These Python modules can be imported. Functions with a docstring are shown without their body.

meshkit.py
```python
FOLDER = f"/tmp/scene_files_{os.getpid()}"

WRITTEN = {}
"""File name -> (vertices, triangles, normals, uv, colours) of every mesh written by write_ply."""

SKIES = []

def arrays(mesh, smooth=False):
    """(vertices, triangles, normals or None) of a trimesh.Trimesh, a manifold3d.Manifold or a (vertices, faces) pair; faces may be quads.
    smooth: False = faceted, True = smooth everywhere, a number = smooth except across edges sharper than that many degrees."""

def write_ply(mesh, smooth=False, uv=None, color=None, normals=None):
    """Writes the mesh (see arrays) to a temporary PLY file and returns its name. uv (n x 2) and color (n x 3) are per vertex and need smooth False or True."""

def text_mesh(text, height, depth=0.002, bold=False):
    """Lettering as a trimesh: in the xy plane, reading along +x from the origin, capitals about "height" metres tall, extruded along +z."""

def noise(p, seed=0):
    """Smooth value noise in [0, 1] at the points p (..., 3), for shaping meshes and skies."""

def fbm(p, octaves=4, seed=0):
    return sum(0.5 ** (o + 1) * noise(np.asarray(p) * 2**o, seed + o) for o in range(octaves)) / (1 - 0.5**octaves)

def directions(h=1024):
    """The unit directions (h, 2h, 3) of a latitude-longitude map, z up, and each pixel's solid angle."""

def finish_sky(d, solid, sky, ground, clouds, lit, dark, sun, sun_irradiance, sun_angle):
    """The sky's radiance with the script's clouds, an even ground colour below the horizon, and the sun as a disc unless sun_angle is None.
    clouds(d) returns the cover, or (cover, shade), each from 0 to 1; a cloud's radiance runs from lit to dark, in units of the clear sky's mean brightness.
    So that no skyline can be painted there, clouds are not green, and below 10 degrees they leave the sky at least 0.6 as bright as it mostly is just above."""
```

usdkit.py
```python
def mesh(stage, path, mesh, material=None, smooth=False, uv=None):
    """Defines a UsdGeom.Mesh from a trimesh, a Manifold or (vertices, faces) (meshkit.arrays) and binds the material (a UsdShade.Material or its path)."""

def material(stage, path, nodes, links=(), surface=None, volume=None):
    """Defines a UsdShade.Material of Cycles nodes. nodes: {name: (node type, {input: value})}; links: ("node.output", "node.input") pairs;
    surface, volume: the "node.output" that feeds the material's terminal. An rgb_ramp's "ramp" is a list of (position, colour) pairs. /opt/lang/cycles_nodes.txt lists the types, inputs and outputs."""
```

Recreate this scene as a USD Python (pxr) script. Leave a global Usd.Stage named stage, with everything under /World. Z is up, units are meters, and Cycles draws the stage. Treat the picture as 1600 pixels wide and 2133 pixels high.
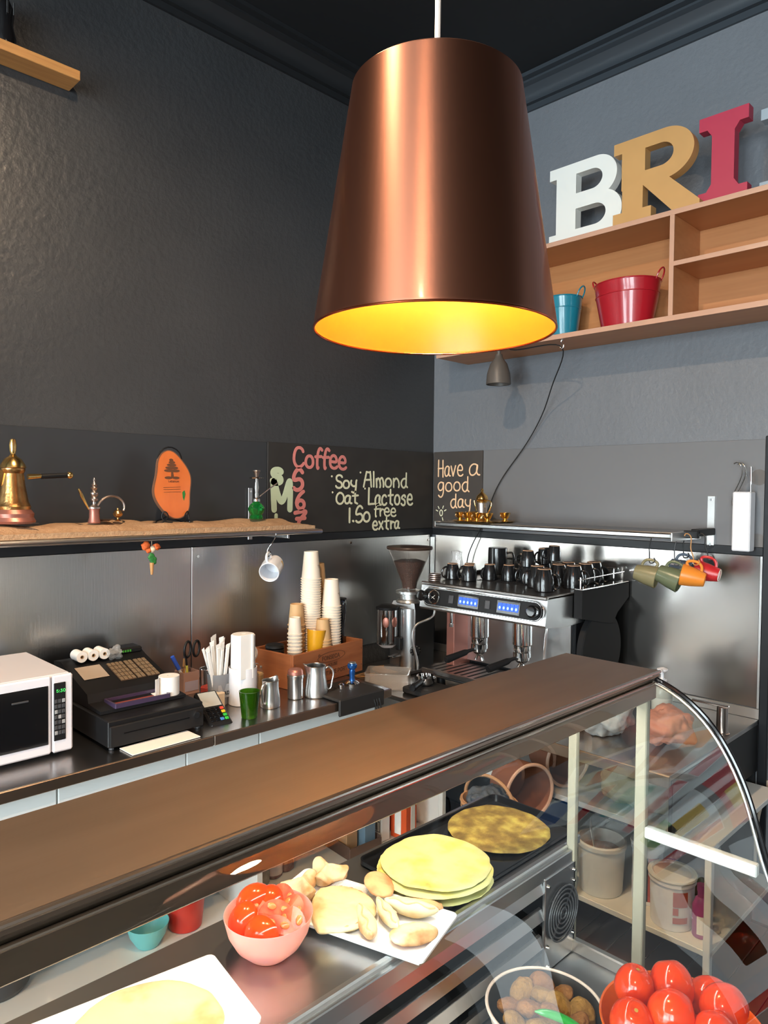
import math, random
import numpy as np, trimesh, manifold3d as m3
from shapely.geometry import Polygon, LineString, Point, MultiPolygon, box as sbox
from shapely.ops import unary_union
from shapely import affinity
from trimesh.transformations import euler_matrix, translation_matrix
from pxr import Usd, UsdGeom, UsdLux, UsdShade, Gf, Sdf
import usdkit, meshkit

PI = math.pi
rng = random.Random(7)
nrng = np.random.RandomState(11)
stage = Usd.Stage.CreateInMemory()
UsdGeom.SetStageUpAxis(stage, UsdGeom.Tokens.z)
UsdGeom.SetStageMetersPerUnit(stage, 1.0)
world = UsdGeom.Xform.Define(stage, '/World')
stage.SetDefaultPrim(world.GetPrim())
UsdGeom.Scope.Define(stage, '/World/Looks')

# ------------------------------------------------------------------ camera
CAM = (-3.024, -2.65, 1.68)
cam = UsdGeom.Camera.Define(stage, '/World/camera')
Rm = [[0.70835173, 0.01384425, -0.70572386], [-0.70578458, 0.02847226, -0.70785412], [0.01029384, 0.99949871, 0.02993944]]   # columns: right, up, back
cam.AddTransformOp().Set(Gf.Matrix4d(Rm[0][0], Rm[1][0], Rm[2][0], 0, Rm[0][1], Rm[1][1], Rm[2][1], 0, Rm[0][2], Rm[1][2], Rm[2][2], 0, *CAM, 1))
cam.CreateHorizontalApertureAttr(36.0)
cam.CreateVerticalApertureAttr(36.0 * 2133 / 1600)
cam.CreateFocalLengthAttr(1504.0 / 1600 * 36.0)
cam.CreateClippingRangeAttr(Gf.Vec2f(0.05, 100))
cam.CreateExposureAttr(0.25)

# ------------------------------------------------------------------ light
dome = UsdLux.DomeLight.Define(stage, '/World/sky_light')
dome.CreateIntensityAttr(0.2)
dome.CreateColorAttr(Gf.Vec3f(0.75, 0.88, 1.0))

def rect_light(path, loc, rot, w, h, inten, color):
    l = UsdLux.RectLight.Define(stage, '/World/' + path)
    l.CreateWidthAttr(w); l.CreateHeightAttr(h); l.CreateIntensityAttr(inten); l.CreateColorAttr(Gf.Vec3f(*color))
    l.AddTranslateOp().Set(Gf.Vec3d(*loc)); l.AddRotateXYZOp().Set(Gf.Vec3f(*rot))
    return l
# daylight beyond the unseen shop-front windows and side door (a rect light shines along its -Z)
rect_light('shopfront_daylight', (-6.75, -2.25, 1.75), (0, -90, 0), 3.0, 2.1, 17.0, (0.84, 0.93, 1.0))
rect_light('shopfront_daylight_001', (-6.75, -4.45, 1.75), (0, -90, 0), 3.0, 1.7, 17.0, (0.84, 0.93, 1.0))
rect_light('unseen_door_daylight', (0.35, -4.72, 1.15), (0, 90, 0), 2.3, 0.85, 2.6, (0.84, 0.93, 1.0))  # unseen side door, placed to brighten the steel and louvres
rect_light('case_strip_light', (-2.45, -1.90, 1.244), (18, 0, 0), 1.75, 0.03, 44.0, (1.0, 0.975, 0.93))
def ball_light(path, loc, r, inten, color):
    l = UsdLux.SphereLight.Define(stage, '/World/' + path)
    l.CreateRadiusAttr(r); l.CreateIntensityAttr(inten); l.CreateColorAttr(Gf.Vec3f(*color)); l.AddTranslateOp().Set(Gf.Vec3d(*loc))
# unseen warm ceiling spots lighting the walls (their black cans are built with the lamps below)
UNSEEN_SPOTS = [(-2.35, -1.30, 3.46), (-4.3, -3.0, 3.46)]
for i_, p_ in enumerate(UNSEEN_SPOTS): ball_light('unseen_ceiling_spot_light_%03d' % i_, p_, .045, (2900., 3000.)[i_], (1.0, .72, .46))

# ------------------------------------------------------------------ materials
_m = {}
def M(name, col=(.8, .8, .8), rough=.5, metal=0., var=None, vs=10., vstr=1., vscale=(1, 1, 1), bump=0., bs=200., bscale=(1, 1, 1), bdist=.002, coat=0., trans=0., emis=None, es=1., sss=0., aniso=0., ramp=None, detail=4., spec=None, detail_b=4.):
    if name in _m: return _m[name]
    p = {'base_color': col, 'roughness': rough, 'metallic': metal}
    if coat: p['coat_weight'] = coat; p['coat_roughness'] = .06
    if trans: p['transmission_weight'] = trans
    if emis: p['emission_color'] = emis; p['emission_strength'] = es
    if sss: p['subsurface_weight'] = sss; p['subsurface_radius'] = (1., .4, .2); p['subsurface_scale'] = .008
    if aniso: p['anisotropic'] = aniso
    if spec is not None: p['specular_ior_level'] = spec
    nodes = {'p': ('principled_bsdf', p)}; links = []
    if var is not None or bump: nodes['tc'] = ('texture_coordinate', {})
    if var is not None:
        nodes['mp'] = ('mapping', {'scale': vscale}); links.append(('tc.object', 'mp.vector'))
        nodes['n'] = ('noise_texture', {'scale': vs, 'detail': detail}); links.append(('mp.vector', 'n.vector'))
        r = ramp or [(.5 - .25 / max(vstr, .01), col), (.5 + .25 / max(vstr, .01), var)]
        nodes['r'] = ('rgb_ramp', {'ramp': r}); links += [('n.fac', 'r.fac'), ('r.color', 'p.base_color')]
    if bump:
        nodes['mb'] = ('mapping', {'scale': bscale}); links.append(('tc.object', 'mb.vector'))
        nodes['nb'] = ('noise_texture', {'scale': bs, 'detail': detail_b}); links.append(('mb.vector', 'nb.vector'))
        nodes['b'] = ('bump', {'strength': bump, 'distance': bdist}); links += [('nb.fac', 'b.height'), ('b.normal', 'p.normal')]
    _m[name] = usdkit.material(stage, '/World/Looks/' + name, nodes, links, surface='p.BSDF')
    return _m[name]

def glass_sheet(name, tint=(.95, .98, .965), rough=0.0, ior=1.5, haze=0., hazecol=(.8, .8, .8)):
    """thin clear sheet: see-through, mirror-like by fresnel, with an optional share of milky scatter"""
    nodes = {'t': ('transparent_bsdf', {'color': tint}), 'g': ('glossy_bsdf', {'color': (1, 1, 1), 'roughness': rough}), 'f': ('fresnel', {'IOR': ior}), 'x': ('mix_closure', {})}
    nodes.update({'geo': ('geometry', {}), 'inv': ('math', {'math_type': 'subtract', 'value1': 1.0}), 'mul': ('math', {'math_type': 'multiply'})})
    links = [('geo.backfacing', 'inv.value2'), ('f.fac', 'mul.value1'), ('inv.value', 'mul.value2'), ('mul.value', 'x.fac'), ('t.BSDF', 'x.closure1'), ('g.BSDF', 'x.closure2')]
    out = 'x.closure'
    if haze:
        nodes['d'] = ('diffuse_bsdf', {'color': hazecol}); nodes['y'] = ('mix_closure', {'fac': haze})
        links += [('x.closure', 'y.closure1'), ('d.BSDF', 'y.closure2')]; out = 'y.closure'
    _m[name] = usdkit.material(stage, '/World/Looks/' + name, nodes, links, surface=out)
    return _m[name]

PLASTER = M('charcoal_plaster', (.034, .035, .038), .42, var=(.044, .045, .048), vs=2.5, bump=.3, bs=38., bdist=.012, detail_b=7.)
PLASTERR = M('charcoal_plaster_lit', (.150, .160, .178), .5, var=(.172, .182, .202), vs=2.0, bump=.3, bs=42., bdist=.010, detail_b=7.)  # same paint as the left wall, daylight put into the lighter colour
CEIL = M('black_ceiling_paint', (.010, .011, .013), .6, bump=.2, bs=30, bdist=.004)
CORN = M('slate_gloss_trim', (.040, .048, .058), .38)
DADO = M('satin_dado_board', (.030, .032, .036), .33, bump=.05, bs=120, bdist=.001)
DADOR = M('satin_dado_board_lit', (.160, .160, .168), .36, bump=.05, bs=120, bdist=.001)  # left dado board again, lightened for the daylight on this wall
CHALKB = M('chalkboard', (.020, .018, .017), .55, var=(.030, .027, .025), vs=9)
BLACKTRIM = M('black_trim_paint', (.008, .009, .012), .35)
CHALKW = M('white_chalk', (.72, .70, .50), .9, bump=.6, bs=500, bdist=.001)
CHALKG = M('pale_green_chalk', (.50, .58, .40), .9)
CHALKP = M('pink_chalk', (.62, .20, .18), .9, bump=.6, bs=500, bdist=.001)
CHALKO = M('peach_chalk', (.85, .55, .33), .9)
STEEL = M('brushed_steel', (.62, .60, .58), .27, 1., bump=.09, bs=14, bscale=(14, 14, .6), bdist=.004)
STEEL2 = M('smooth_splash_steel', (.60, .57, .54), .20, 1., var=(.52, .49, .47), vs=3)
STEELH = M('steel_warm_reflection', (.37, .285, .225), .36, 1., var=(.30, .23, .18), vs=3, vscale=(1, 6, 1), bump=.05, bs=30, bscale=(.5, 12, 12), bdist=.002)  # brown tint holds the warm reflection of lamp and walls
COUNTER = M('worn_counter_steel', (.46, .44, .42), .26, 1., var=(.34, .32, .31), vs=4, bump=.03, bs=30, bscale=(.6, 8, 8), bdist=.002)
STEELS = M('satin_sheet_steel', (.58, .58, .58), .3, 1., var=(.50, .50, .51), vs=5)
ALU = M('anodised_aluminium', (.72, .72, .71), .32, 1.)
CHROME = M('polished_chrome', (.78, .77, .76), .08, 1.)
JUGST = M('satin_jug_steel', (.66, .65, .64), .28, 1.)
CREAMPOST = M('cream_powder_coat', (.36, .33, .25), .45)
COPPER = usdkit.material(stage, '/World/Looks/spun_copper', {'p': ('principled_bsdf', {'base_color': (.32, .125, .075), 'metallic': 1., 'roughness': .40, 'anisotropic': .8, 'anisotropic_rotation': .25, 'coat_weight': .25, 'coat_roughness': .1}), 't': ('tangent', {'direction_type': 'radial', 'axis': 'z'})}, [('t.tangent', 'p.tangent')], surface='p.BSDF')
GOLDIN = M('golden_shade_lining', (.22, .088, .006), .38, 0.)
WHITECORD = M('pale_lamp_cord', (.75, .66, .58), .5)
BULB = M('lamp_bulb_glow', (1, .8, .5), .4, emis=(1.0, .60, .26), es=1000.)
SHELFWOOD = M('beech_veneer', (.50, .22, .085), .42, var=(.44, .18, .066), vs=5, vscale=(4, .5, 12), bump=.02, bs=60, bscale=(2, .3, 8))
EDGEWOOD = M('beech_edge_band', (.56, .32, .22), .4)
LEDGEW = M('honey_pine', (.50, .25, .08), .5, var=(.36, .16, .05), vs=8, vscale=(.5, 8, 8))
LETW = M('letter_white_paint', (.80, .80, .76), .5)
LETO = M('letter_ochre_paint', (.58, .32, .115), .5, var=(.52, .28, .10), vs=6)
LETR = M('letter_crimson_paint', (.46, .035, .075), .5)
LETG = M('letter_grey_paint', (.34, .40, .45), .5)
TEALP = M('teal_enamel', (.010, .20, .29), .25, coat=.5)
REDP = M('red_enamel', (.40, .012, .022), .25, coat=.5)
GREYLAMP = M('taupe_lamp_metal', (.10, .085, .075), .45)
BLACKP = M('black_plastic', (.008, .008, .009), .45, spec=.3)
BLACKG = M('black_gloss', (.006, .006, .007), .12, coat=.4)
BLACKM = M('black_matt', (.009, .009, .010), .7, spec=.25)
RUBBER = M('black_rubber', (.014, .013, .013), .6)
GREYD = M('dark_grey_plastic', (.05, .05, .055), .4)
WHITEP = M('white_plastic', (.74, .73, .76), .35)
MICROW = M('white_enamel', (.70, .69, .74), .3, coat=.2)
WHITEC = M('white_laminate', (.66, .67, .66), .45)
PALEC = M('pale_grey_green_front', (.78, .82, .80), .4)
OFFWHITE = M('off_white_plastic', (.62, .60, .55), .5)
PAPER = M('white_paper', (.80, .78, .75), .8)
PAPERC = M('cream_paper', (.70, .56, .40), .8)
CUPW = M('white_paper_cup', (.80, .70, .58), .55)
CUPK = M('kraft_paper_cup', (.58, .36, .17), .6)
CUPLOGO = M('cup_print_brown', (.16, .08, .03), .7)
YELLOWP = M('translucent_amber_plastic', (.88, .45, .02), .25, trans=.25, coat=.2)
GREENG = M('green_tumbler_plastic', (.05, .17, .008), .12, trans=.75)
SAND = M('sand_runner', (.44, .28, .16), .95, var=(.34, .20, .11), vs=60, bump=.8, bs=120, bdist=.004)
BRASS = M('aged_brass', (.72, .43, .16), .28, 1., var=(.45, .22, .08), vs=30, bump=.25, bs=90, bdist=.003)
GOLD = M('polished_gold', (.92, .60, .22), .2, 1.)
ROSEC = M('rose_copper', (.42, .17, .13), .4, .7)
SILVERT = M('tarnished_silver', (.55, .47, .44), .3, 1.)
PLAQUE = M('varnished_orange_wood', (.62, .16, .035), .3, var=(.50, .11, .02), vs=12, vscale=(1, 1, .4), coat=.4)
BARK = M('bark_edge', (.14, .06, .03), .8)
PRINTD = M('burnt_print', (.10, .035, .012), .7)
GREENLEAF = M('green_paint', (.02, .16, .03), .5)
GLASSGREEN = M('green_bottle_glass', (.02, .42, .08), .05, trans=.85)
ORANGEP = M('orange_felt', (.70, .12, .02), .7)
CRATEW = M('stained_pine_crate', (.36, .12, .04), .5, var=(.24, .07, .022), vs=6, vscale=(1, 1, 6), bump=.06, bs=40, bscale=(1, 1, 8))
CRATEIN = M('raw_pine_inside', (.50, .27, .10), .6, var=(.42, .2, .07), vs=6, vscale=(1, 1, 6))
BLUEP = M('blue_anodised', (.02, .10, .34), .25, .6)
BEANS = M('roasted_beans', (.085, .026, .012), .45, var=(.04, .012, .006), vs=120, bump=.9, bs=150, bdist=.006)
CLEARPL = glass_sheet('clear_plastic_sheet', (.93, .91, .89), .03, 1.45, .02, (.75, .7, .66))
FROST = glass_sheet('frosted_tub_plastic', (.92, .90, .88), .12, 1.4, .16, (.88, .82, .76))
BAGPL = glass_sheet('crinkled_clear_film', (.86, .87, .88), .04, 1.6, .22, (.8, .8, .8))
GLASS = glass_sheet('display_case_glass', (.955, .975, .965), 0., 1.5)
BLUELED = M('blue_lit_key', (.05, .1, .8), .4, emis=(.01, .06, 1.0), es=1.6)
GREENLED = M('green_led', (.02, .5, .05), .4, emis=(.08, .9, .15), es=1.2)
SCREENW = M('pale_lcd', (.45, .47, .46), .25)
TANRING = M('unglazed_stoneware_ring', (.62, .36, .22), .7)
CUPBLK = M('black_glazed_stoneware', (.009, .009, .010), .16, coat=.3)
KHAKI = M('khaki_glaze', (.22, .19, .10), .3)
OLIVE = M('olive_glaze', (.13, .15, .085), .3)
ORANGEG = M('orange_glaze', (.75, .24, .03), .3)
REDG = M('red_glaze', (.48, .02, .025), .28)
SLATEG = M('slate_blue_glaze', (.12, .15, .20), .3)
MUGW = M('white_mug_glaze', (.75, .76, .80), .22)
MUGGOLD = M('mustard_print', (.60, .34, .05), .35)
PINKB = M('pink_bowl_plastic', (.82, .28, .25), .35, sss=.3)
TOMATO = M('tomato_skin', (.72, .035, .008), .14, var=(.80, .075, .010), vs=7, coat=.25, sss=.12)
TOMFLESH = M('tomato_flesh', (.70, .07, .035), .25, var=(.80, .22, .12), vs=40, sss=.3)
TOMSEED = M('tomato_seed_gel', (.80, .30, .10), .15, var=(.72, .14, .05), vs=90)
STEMSCAR = M('tomato_stem_scar', (.55, .30, .05), .6)
FALAFEL = M('falafel_crust', (.33, .165, .025), .8, var=(.20, .09, .014), vs=30, bump=.9, bs=90, bdist=.006)
FALAFEL2 = M('falafel_crust_dark', (.28, .11, .020), .8, var=(.18, .065, .011), vs=30, bump=.9, bs=90, bdist=.006)
CHILI = M('green_chilli', (.03, .30, .05), .2, coat=.3)
ORANGEB = M('orange_bowl_melamine', (.80, .13, .012), .25, coat=.2)
PANIN = M('dark_nonstick', (.035, .032, .03), .5)
PANRIM = M('cream_enamel_rim', (.72, .58, .48), .35)
PLATEW = M('white_porcelain', (.84, .85, .86), .15, coat=.2)
DOUGH = M('baked_dough', (.80, .70, .54), .65, sss=.1, ramp=[(.0, (.70, .60, .46)), (.44, (.66, .53, .36)), (.54, (.52, .32, .15)), (.68, (.33, .15, .055))], var=(.3, .2, .1), vs=16, bump=.3, bs=50, bdist=.003)
DOUGHB = M('browned_dough', (.66, .40, .20), .65, ramp=[(.0, (.74, .52, .30)), (.45, (.66, .40, .20)), (.62, (.42, .19, .08)), (1, (.24, .1, .04))], var=(.3, .2, .1), vs=16, bump=.3, bs=50, bdist=.003)
PANCAKE = M('pale_yellow_flatbread', (.74, .72, .30), .6, ramp=[(.0, (.66, .65, .33)), (.5, (.60, .59, .25)), (.66, (.60, .54, .12)), (.76, (.34, .20, .05))], var=(.3, .2, .1), vs=14, bump=.25, bs=40, bdist=.003)
ZAATAR = M('zaatar_topped_flatbread', (.24, .17, .03), .75, ramp=[(.30, (.10, .070, .016)), (.46, (.17, .125, .028)), (.56, (.25, .205, .045)), (.70, (.38, .36, .085))], var=(.3, .2, .1), vs=26, detail=9., bump=.5, bs=120, bdist=.003)
FLATB = M('toasted_flatbread', (.62, .55, .34), .6, ramp=[(.0, (.66, .60, .40)), (.5, (.62, .55, .34)), (.60, (.50, .37, .17)), (.75, (.40, .24, .08))], var=(.3, .2, .1), vs=9, bump=.25, bs=40, bdist=.003)
REDFLY = M('red_gloss_card', (.50, .015, .04), .2)
BLUEFLY = M('blue_gloss_card', (.05, .17, .45), .2)
YELFLY = M('yellow_gloss_card', (.75, .52, .08), .25)
GREYFLY = M('pale_gloss_card', (.62, .68, .72), .2)
KRAFT = M('kraft_board', (.42, .26, .14), .7)
CARTRED = M('orange_red_carton', (.66, .09, .02), .5)
CARTWH = M('white_carton', (.70, .68, .66), .5)
CARTBL = M('grey_blue_carton', (.16, .25, .34), .45)
CARTDK = M('dark_brown_tray_card', (.10, .055, .04), .6)
GREENLBL = M('green_label', (.06, .34, .05), .5)
SPICE = M('red_brown_spice', (.16, .05, .045), .6, var=(.30, .20, .17), vs=60)
SPICEG = M('grey_brown_herbs', (.22, .18, .14), .7, var=(.36, .32, .27), vs=50)
TEALB = M('teal_bowl_plastic', (.16, .50, .50), .4)
REDB = M('red_cellophane_pack', (.50, .03, .02), .3)
REDFILL = M('dried_red_tea', (.20, .04, .035), .6, var=(.42, .22, .20), vs=90)
DKBOWL = M('dark_plum_bowl', (.05, .02, .02), .35)
NAVYB = M('navy_bowl', (.02, .04, .07), .35)
FLOORW = M('dark_brown_floor', (.10, .045, .022), .4, var=(.07, .03, .015), vs=3)
FLOOR2 = M('floor_board_b', (.085, .040, .020), .42, var=(.06, .028, .014), vs=5)
TERRA = M('brown_melamine', (.20, .085, .055), .45)
TERRAR = M('pale_brown_rim', (.50, .32, .24), .5)
WICKER = M('wicker_cane', (.36, .20, .10), .7)
NAVYCL = M('dark_blue_cloth', (.03, .045, .07), .85, var=(.07, .09, .12), vs=40)
BEIGECL = M('beige_cloth_bag', (.42, .38, .28), .8, var=(.50, .47, .36), vs=20)
PLBAG = M('grey_white_carrier_bag', (.42, .44, .47), .5)
ORBAG = M('salmon_carrier_bag', (.62, .26, .18), .55)
BEIGEPL = M('beige_pipe_plastic', (.42, .34, .27), .5)
PURPLE = M('purple_plastic', (.30, .06, .22), .35)
CAFRED = M('brick_label', (.42, .07, .035), .5)
BLUELBL = M('blue_label', (.03, .12, .36), .5)
WIRE = M('dark_cable', (.012, .012, .013), .5)
REARW = M('rear_room_paint', (.24, .22, .20), .7)
FRAMEBK = M('black_shopfront_frame', (.02, .02, .022), .4)
SINKST = M('tap_steel', (.52, .45, .41), .2, 1.)

# ------------------------------------------------------------------ mesh helpers
def cat(*ms):
    out = []
    for m in ms: out += list(m) if isinstance(m, (list, tuple)) else [m]
    return trimesh.util.concatenate(out)
def T(m, loc=(0, 0, 0), rot=(0, 0, 0), s=None):
    m = m.copy()
    if s is not None: m.apply_scale(s)
    M4 = euler_matrix(*rot, 'sxyz'); M4[:3, 3] = loc; m.apply_transform(M4); return m
def hull(p): return trimesh.convex.convex_hull(np.asarray(p, float))
def bx(x0, x1, y0, y1, z0, z1, b=.0015):
    x0, x1 = min(x0, x1), max(x0, x1); y0, y1 = min(y0, y1), max(y0, y1); z0, z1 = min(z0, z1), max(z0, z1)
    b = min(b, .45 * min(x1 - x0, y1 - y0, z1 - z0))
    if b <= 0: return T(trimesh.creation.box((x1 - x0, y1 - y0, z1 - z0)), ((x0 + x1) / 2, (y0 + y1) / 2, (z0 + z1) / 2))
    P = []
    for sx, X in ((1, x0), (-1, x1)):
        for sy, Y in ((1, y0), (-1, y1)):
            for sz, Z in ((1, z0), (-1, z1)):
                P += [(X + sx * b, Y + sy * b, Z), (X + sx * b, Y, Z + sz * b), (X, Y + sy * b, Z + sz * b)]
    return hull(P)
def quadslab(p, t):
    """slab from 4 points (counter-clockwise seen from the front), thickened by t against the normal"""
    p = np.asarray(p, float); n = np.cross(p[1] - p[0], p[2] - p[0]); n /= np.linalg.norm(n)
    return hull(np.vstack([p, p - n * t]))
def lathe(prof, seg=48): return trimesh.creation.revolve(np.asarray(prof, float), sections=seg)
def cyl(r, z0, z1, seg=32, r2=None, b=0.0):
    r2 = r if r2 is None else r2
    if b: return lathe([(0, z0), (r - b, z0), (r, z0 + b), (r2, z1 - b), (r2 - b, z1), (0, z1)], seg)
    return lathe([(0, z0), (r, z0), (r2, z1), (0, z1)], seg)
def cup_shell(r0, r1, h, t, seg=40, lip=0., base=.004):
    pr = [(0, 0), (r0 * .96, 0), (r0, .002)]
    pr += [(r1, h)] if not lip else [(r1 - lip * .3, h - lip * 2), (r1 + lip, h - lip * 1.6), (r1 + lip, h - lip * .4), (r1, h)]
    pr += [(r1 - t, h), (r0 - t, base), (0, base)]
    return lathe(pr, seg)
def tube(pts, r, seg=8, closed=False):
    P = np.asarray(pts, float); n = len(P); R = np.broadcast_to(r, (n,)).astype(float)
    t = np.gradient(P, axis=0) if not closed else (np.roll(P, -1, 0) - np.roll(P, 1, 0))
    t /= np.maximum(np.linalg.norm(t, axis=1, keepdims=True), 1e-12)
    u = np.cross(t[0], [0, 0, 1.]);
    if np.linalg.norm(u) < 1e-3: u = np.cross(t[0], [1., 0, 0])
    V = []
    for i in range(n):
        u = u - t[i] * (u @ t[i]); u /= np.linalg.norm(u); w = np.cross(t[i], u)
        a = np.arange(seg) * 2 * PI / seg
        V.append(P[i] + R[i] * (np.cos(a)[:, None] * u + np.sin(a)[:, None] * w))
    V = np.vstack(V); F = []
    for i in range(n if closed else n - 1):
        j = (i + 1) % n
        for k in range(seg):
            l = (k + 1) % seg
            F += [(i * seg + k, i * seg + l, j * seg + l), (i * seg + k, j * seg + l, j * seg + k)]
    if not closed:
        V = np.vstack([V, P[0], P[-1]]); a, b = len(V) - 2, len(V) - 1
        for k in range(seg):
            l = (k + 1) % seg
            F += [(a, l, k), (b, (n - 1) * seg + k, (n - 1) * seg + l)]
    return trimesh.Trimesh(V, F, process=False)
def spline(pts, n=24):
    from scipy.interpolate import CubicSpline
    P = np.asarray(pts, float); d = np.r_[0, np.cumsum(np.linalg.norm(np.diff(P, axis=0), axis=1))]
    return CubicSpline(d, P)(np.linspace(0, d[-1], n))
def prism(poly, d):
    gs = getattr(poly, 'geoms', [poly])
    return cat([trimesh.creation.extrude_polygon(g, d, engine='earcut') for g in gs if g.area > 1e-9])
def basis(m, o, X, Y, Z):
    m = m.copy(); A = np.eye(4); A[:3, 0], A[:3, 1], A[:3, 2], A[:3, 3] = X, Y, Z, o; m.apply_transform(A); return m
def ell(rx, ry, rz, sub=3):
    m = trimesh.creation.icosphere(subdivisions=sub); m.apply_scale((rx, ry, rz)); return m
def flatbase(m, z=.0015):
    m = m.copy(); m.vertices[:, 2] = np.maximum(m.vertices[:, 2], z); return m
def lumpy(m, amp, sc, seed=0):
    m = m.copy(); v = m.vertices; n = m.vertex_normals
    f = np.stack([meshkit.fbm(v * sc + 31.7 * seed, 3, seed)], 1) - .5
    m.vertices = v + n * f * amp * 2; return m
def sweep_x(prof, x0, x1, closed=True):
    """extrude a (y, z) polygon along x"""
    m = prism(Polygon(prof), x1 - x0)            # local x,y -> world y,z ; local z -> world x
    return basis(m, (x0, 0, 0), (0, 1, 0), (0, 0, 1), (1, 0, 0))
def sweep_y(prof, y0, y1):
    """extrude an (x, z) polygon along y"""
    m = prism(Polygon(prof), abs(y1 - y0))
    return basis(m, (0, max(y0, y1), 0), (1, 0, 0), (0, 0, 1), (0, -1, 0))

# ------------------------------------------------------------------ scene tree helpers
_used = {}
def numbered(base, key):
    n = _used.get((base, key), 0); _used[(base, key)] = n + 1
    return key if n == 0 else '%s_%03d' % (key, n)
FIXED = {'counter', 'display_case', 'rail_shelf', 'wall_shelf', 'splashback', 'chalkboard', 'picture_ledge', 'pendant_lamp'}
class Node:
    def __init__(s, prim, path, loc): s.prim, s.path, s.loc = prim, path, np.asarray(loc, float)
def tagp(prim, label=None, cat=None, group=None, kind=None):
    for k, v in (('label', label), ('category', cat), ('group', group), ('kind', kind)):
        if v: prim.SetCustomDataByKey(k, v)
def thing(name, label, category, loc=(0, 0, 0), rot=(0, 0, 0), group=None, kind=None):
    path = '/World/' + numbered('/World', name)
    x = UsdGeom.Xform.Define(stage, path); A = euler_matrix(*rot, 'sxyz'); A[:3, 3] = loc
    if name not in FIXED: A[2, 3] += .0008
    x.AddTransformOp().Set(Gf.Matrix4d(*A.T.ravel().tolist()))
    tagp(x.GetPrim(), label, category, group, kind)
    return Node(x.GetPrim(), path, loc)
def part(parent, name, mesh, mat, label=None, w=False, smooth=30, kind=None):
    """w: the mesh is given in world coordinates of an unrotated thing"""
    base = parent.path if isinstance(parent, Node) else parent
    path = base + '/' + numbered(base, name)
    if w: mesh = T(mesh, -parent.loc)
    m = usdkit.mesh(stage, path, mesh, mat, smooth=smooth)
    tagp(m.GetPrim(), label, None, None, kind)
    return Node(m.GetPrim(), path, parent.loc if isinstance(parent, Node) else (0, 0, 0))
def single(name, mesh, mat, label, category, group=None, loc=(0, 0, 0), rot=(0, 0, 0), smooth=30, kind=None):
    path = '/World/' + numbered('/World', name)
    m = usdkit.mesh(stage, path, mesh, mat, smooth=smooth)
    A = euler_matrix(*rot, 'sxyz'); A[:3, 3] = loc; A[2, 3] += .0008
    m.AddTransformOp().Set(Gf.Matrix4d(*A.T.ravel().tolist()))
    tagp(m.GetPrim(), label, category, group, kind)
    return Node(m.GetPrim(), path, loc)
def struct(name, mesh, mat, parent=None, smooth=30):
    base = parent.path if parent else '/World'
    path = base + '/' + numbered(base, name)
    m = usdkit.mesh(stage, path, mesh, mat, smooth=smooth)
    if not parent: tagp(m.GetPrim(), kind='structure')
    return Node(m.GetPrim(), path, (0, 0, 0))
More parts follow.
